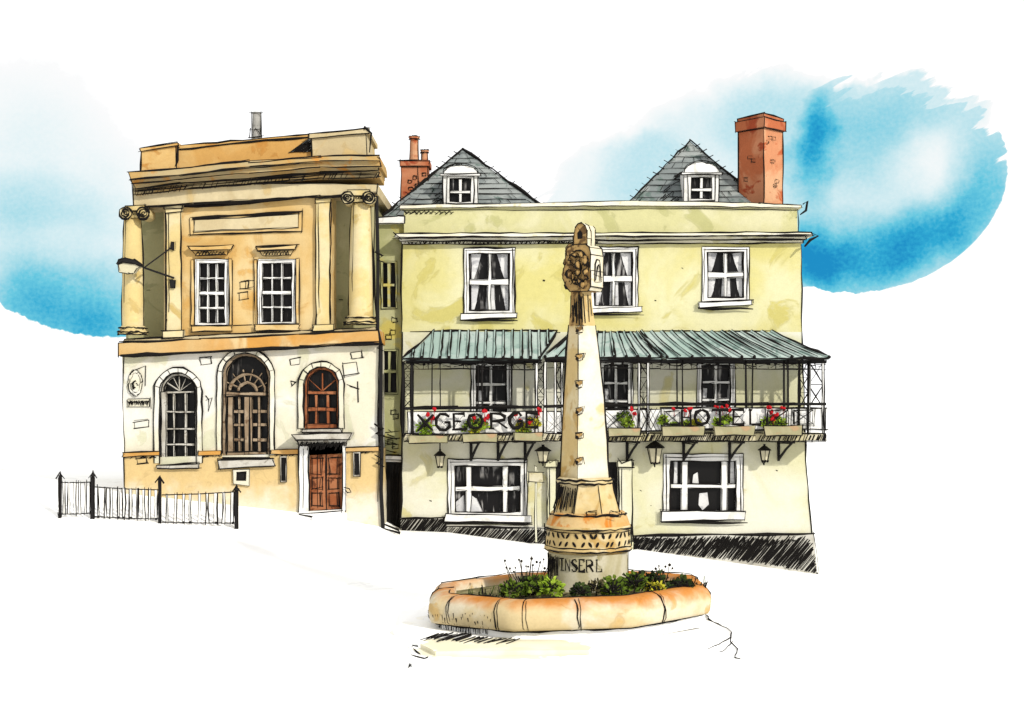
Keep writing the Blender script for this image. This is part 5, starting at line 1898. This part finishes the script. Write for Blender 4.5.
t = thing('grass_plant', 'dark upright grass blades at the right end of the basin', 'grass plant', (X(685, 27.6), 27.6, tz(4, .76)), PL)
b = MB()
for i in range(70):
    u = rnd.uniform(660, 705)
    Y = 27.6 + rnd.uniform(-.5, .4)
    x = X(u, Y)
    zb = tz(x, .74)
    b.stroke([(x, Y, zb), (x + rnd.uniform(0, .12), Y, zb + rnd.uniform(.1, .3))], 0.010, mi=rnd.choice((0, -1, -1)), over=0)
b.build('blades', M['leaf3'], t)
t = thing('grass_plant', 'short dark grass blades along the left end of the basin', 'grass plant', (X(480, 27.2), 27.2, tz(-.6, .76)), PL)
b = MB()
for i in range(46):
    u = rnd.uniform(466, 506)
    Y = 27.1 + rnd.uniform(-.3, .5)
    x = X(u, Y)
    zb = tz(x, .74)
    b.stroke([(x, Y, zb), (x + rnd.uniform(-.05, .1), Y, zb + rnd.uniform(.1, .26))], 0.010, mi=rnd.choice((0, -1)), over=0)
b.build('blades', M['leaf3'], t)

# ------------------------------------------------------------------ sky and sun
SUN_EL, SUN_AZ = 27.5, 40.0          # azimuth to the right of the view axis, behind the viewer
world = bpy.data.worlds.new('World')
sc.world = world
world.use_nodes = True
nt = world.node_tree
for n_ in list(nt.nodes):
    nt.nodes.remove(n_)
out = nt.nodes.new('ShaderNodeOutputWorld')
sky = nt.nodes.new('ShaderNodeTexSky')
sky.sky_type = 'NISHITA'
sky.sun_disc = False
sky.sun_elevation = R(SUN_EL)
sky.sun_rotation = R(180 - SUN_AZ)
bg1 = nt.nodes.new('ShaderNodeBackground')
bg1.inputs['Strength'].default_value = 0.08
nt.links.new(sky.outputs[0], bg1.inputs['Color'])

tc = nt.nodes.new('ShaderNodeTexCoord')
sep = nt.nodes.new('ShaderNodeSeparateXYZ')
nt.links.new(tc.outputs['Generated'], sep.inputs[0])
# azimuth and slope of the sky direction, in hundredths of 1/14 radian (a plain map of the dome)
az = mth(nt, 'ARCTAN2', sep.outputs[0], sep.outputs[1])
hor = mth(nt, 'SQRT', mth(nt, 'ADD', mth(nt, 'MULTIPLY', sep.outputs[0], sep.outputs[0]), mth(nt, 'MULTIPLY', sep.outputs[1], sep.outputs[1])))
slope = mth(nt, 'DIVIDE', sep.outputs[2], mth(nt, 'MAXIMUM', hor, 1e-4))
U0 = mth(nt, 'MULTIPLY', az, 14.0)
V0 = mth(nt, 'MULTIPLY', slope, 14.0)


def sky_uv(px, py):
    """A direction of the dome from a bearing measured on the picture."""
    dx, dz = (px - 512) / F, (HZ - py) / F
    return math.atan(dx) * 14.0, dz / math.hypot(dx, 1) * 14.0


comb = nt.nodes.new('ShaderNodeCombineXYZ')
nt.links.new(U0, comb.inputs[0])
nt.links.new(V0, comb.inputs[1])
P2 = comb.outputs[0]


def cen(v, k):
    return mth(nt, 'MULTIPLY', mth(nt, 'SUBTRACT', v, 0.5), k)


wob = cen(noise(nt, P2, 2.2, 4.0), 0.42)
wob2 = cen(noise(nt, mapped(nt, P2, (9, 4, 2)), 2.2, 4.0), 0.42)
U = mth(nt, 'ADD', U0, wob)
V = mth(nt, 'ADD', V0, wob2)
fine = cen(noise(nt, P2, 9.0, 3.0), 0.16)
US = mth(nt, 'ADD', U0, mth(nt, 'MULTIPLY', fine, 0.5))
VS = mth(nt, 'ADD', V0, mth(nt, 'MULTIPLY', fine, 0.5))


def ell(px, py, rx, ry, rot=0.0, u=None, v=None):
    """Normalised distance from the centre of a tilted ellipse on the dome (1 at its edge)."""
    cu, cv = sky_uv(px, py)
    du = mth(nt, 'SUBTRACT', U if u is None else u, cu)
    dv = mth(nt, 'SUBTRACT', V if v is None else v, cv)
    c, s = math.cos(R(rot)), math.sin(R(rot))
    a = mth(nt, 'ADD', mth(nt, 'MULTIPLY', du, c), mth(nt, 'MULTIPLY', dv, s))
    d = mth(nt, 'ADD', mth(nt, 'MULTIPLY', du, -s), mth(nt, 'MULTIPLY', dv, c))
    a = mth(nt, 'DIVIDE', a, rx / 100.0)
    d = mth(nt, 'DIVIDE', d, ry / 100.0)
    return mth(nt, 'SQRT', mth(nt, 'ADD', mth(nt, 'MULTIPLY', a, a), mth(nt, 'MULTIPLY', d, d)))


def blobf(px, py, rx, ry, amp, rot=0.0, hard=0.0):
    return smooth(nt, ell(px, py, rx, ry, rot), hard, 1.0, amp, 0.0)


def addn(*a):
    r = a[0]
    for q in a[1:]:
        r = mth(nt, 'ADD', r, q)
    return r


# right wash: body with a crisp lower right edge, a pale eye, and a thin tint trailing to the left
edgeR = smooth(nt, ell(866, 182, 132, 107, 12, US, VS), 0.982, 0.995, 1.0, 0.0)
topfade = smooth(nt, ell(880, 210, 175, 150), 0.62, 0.98, 1.0, 0.35)
bodyR = addn(blobf(850, 262, 140, 60, 0.62, 12), blobf(975, 195, 50, 95, 0.45, -14), blobf(812, 140, 32, 100, 0.50),
             blobf(800, 262, 70, 70, 0.45), blobf(860, 130, 150, 75, 0.30, 8), blobf(925, 240, 85, 45, 0.40, 30))
eye = smooth(nt, ell(932, 156, 58, 46, 25), 0.1, 1.0, 0.38, 1.0)
bodyR = mth(nt, 'MULTIPLY', mth(nt, 'MULTIPLY', mth(nt, 'ADD', bodyR, 0.30), eye), mth(nt, 'MULTIPLY', edgeR, smooth(nt, ell(900, 190, 150, 150), 0.72, 1.0, 1.0, 0.1)))
# open the top to brushed streaks
tint = addn(blobf(735, 165, 165, 95, 0.20, 14, 0.6), blobf(610, 195, 112, 62, 0.13, 22, 0.6), blobf(775, 120, 80, 60, 0.16, 0, 0.3),
            blobf(905, 92, 100, 26, 0.26, 10, 0.6), blobf(968, 112, 34, 26, 0.18, 30, 0.3))
def streak_uv(rot, su, sv):
    c, q = math.cos(R(rot)), math.sin(R(rot))
    a = mth(nt, 'ADD', mth(nt, 'MULTIPLY', U0, c * su), mth(nt, 'MULTIPLY', V0, q * su))
    d = mth(nt, 'ADD', mth(nt, 'MULTIPLY', U0, -q * sv), mth(nt, 'MULTIPLY', V0, c * sv))
    n_ = nt.nodes.new('ShaderNodeCombineXYZ')
    nt.links.new(a, n_.inputs[0])
    nt.links.new(d, n_.inputs[1])
    return n_.outputs[0]


brush = cen(noise(nt, streak_uv(28, 0.9, 5.5), 1.0, 4.0), 0.95)
cut = smooth(nt, mth(nt, 'ADD', ell(845, 222, 172, 138, 0, US, VS), brush), 0.93, 0.99, 1.0, 0.0)
right = mth(nt, 'MAXIMUM', mth(nt, 'MULTIPLY', mth(nt, 'MULTIPLY', bodyR, 0.88), cut), mth(nt, 'MULTIPLY', tint, smooth(nt, mth(nt, 'ADD', ell(790, 230, 260, 168, 0, US, VS), mth(nt, 'MULTIPLY', brush, 0.5)), 0.95, 1.0, 1.0, 0.0)))
# left wash
edgeL = smooth(nt, ell(112, 138, 190, 193, 0, US, VS), 0.987, 0.997, 1.0, 0.0)
bodyL = addn(blobf(85, 320, 135, 85, 0.95, -12), blobf(25, 215, 105, 55, 0.36), blobf(10, 285, 70, 60, 0.35), blobf(30, 150, 130, 140, 0.20, 0, 0.0), blobf(120, 235, 70, 130, 0.20))
left = mth(nt, 'MULTIPLY', mth(nt, 'MULTIPLY', bodyL, 0.84), edgeL)
tone = mth(nt, 'ADD', mth(nt, 'MAXIMUM', right, left), 0.0)
grain_ = addn(cen(noise(nt, P2, 26.0, 3.0), 0.42), cen(noise(nt, P2, 3.0, 4.0, 0.5), 0.22), 1.0)
tone = mth(nt, 'MULTIPLY', tone, grain_)
ramp = nt.nodes.new('ShaderNodeValToRGB')
nt.links.new(tone, ramp.inputs[0])
els = ramp.color_ramp.elements
SKY = [(0.0, (255, 255, 255)), (0.06, (254, 254, 254)), (0.13, (243, 250, 251)), (0.24, (217, 240, 245)), (0.42, (172, 223, 235)), (0.64, (104, 202, 226)), (0.84, (44, 172, 214)), (1.0, (14, 142, 200))]
WHITE = 1.27
els[0].position, els[0].color = 0.0, (1, 1, 1, 1)
els[1].position, els[1].color = 1.0, lin(SKY[-1][1], 1 / WHITE)
for p_, c_ in SKY[1:-1]:
    e_ = els.new(p_)
    e_.color = lin(c_, 1 / WHITE)
bg2 = nt.nodes.new('ShaderNodeBackground')
bg2.inputs['Strength'].default_value = WHITE
nt.links.new(ramp.outputs[0], bg2.inputs['Color'])
mx = nt.nodes.new('ShaderNodeMixShader')
mx.inputs[0].default_value = 0.97
nt.links.new(bg1.outputs[0], mx.inputs[1])
nt.links.new(bg2.outputs[0], mx.inputs[2])
nt.links.new(mx.outputs[0], out.inputs[0])

sun_d = bpy.data.lights.new('sun', 'SUN')
sun_d.energy = 4.3
sun_d.angle = R(1.5)
sun_d.color = (1.0, 0.95, 0.86)
sun = bpy.data.objects.new('sun', sun_d)
COL.objects.link(sun)
sun.rotation_euler = (R(90 - SUN_EL), 0, R(SUN_AZ))
sun.location = (20, -20, 40)

# ------------------------------------------------------------------ output
vs_ = sc.view_settings
vs_.view_transform = 'Standard'
vs_.look = 'None'
vs_.exposure = 0.0
vs_.gamma = 1.0
vs_.use_curve_mapping = False
sc.cycles.max_bounces = 6
sc.cycles.use_denoising = True
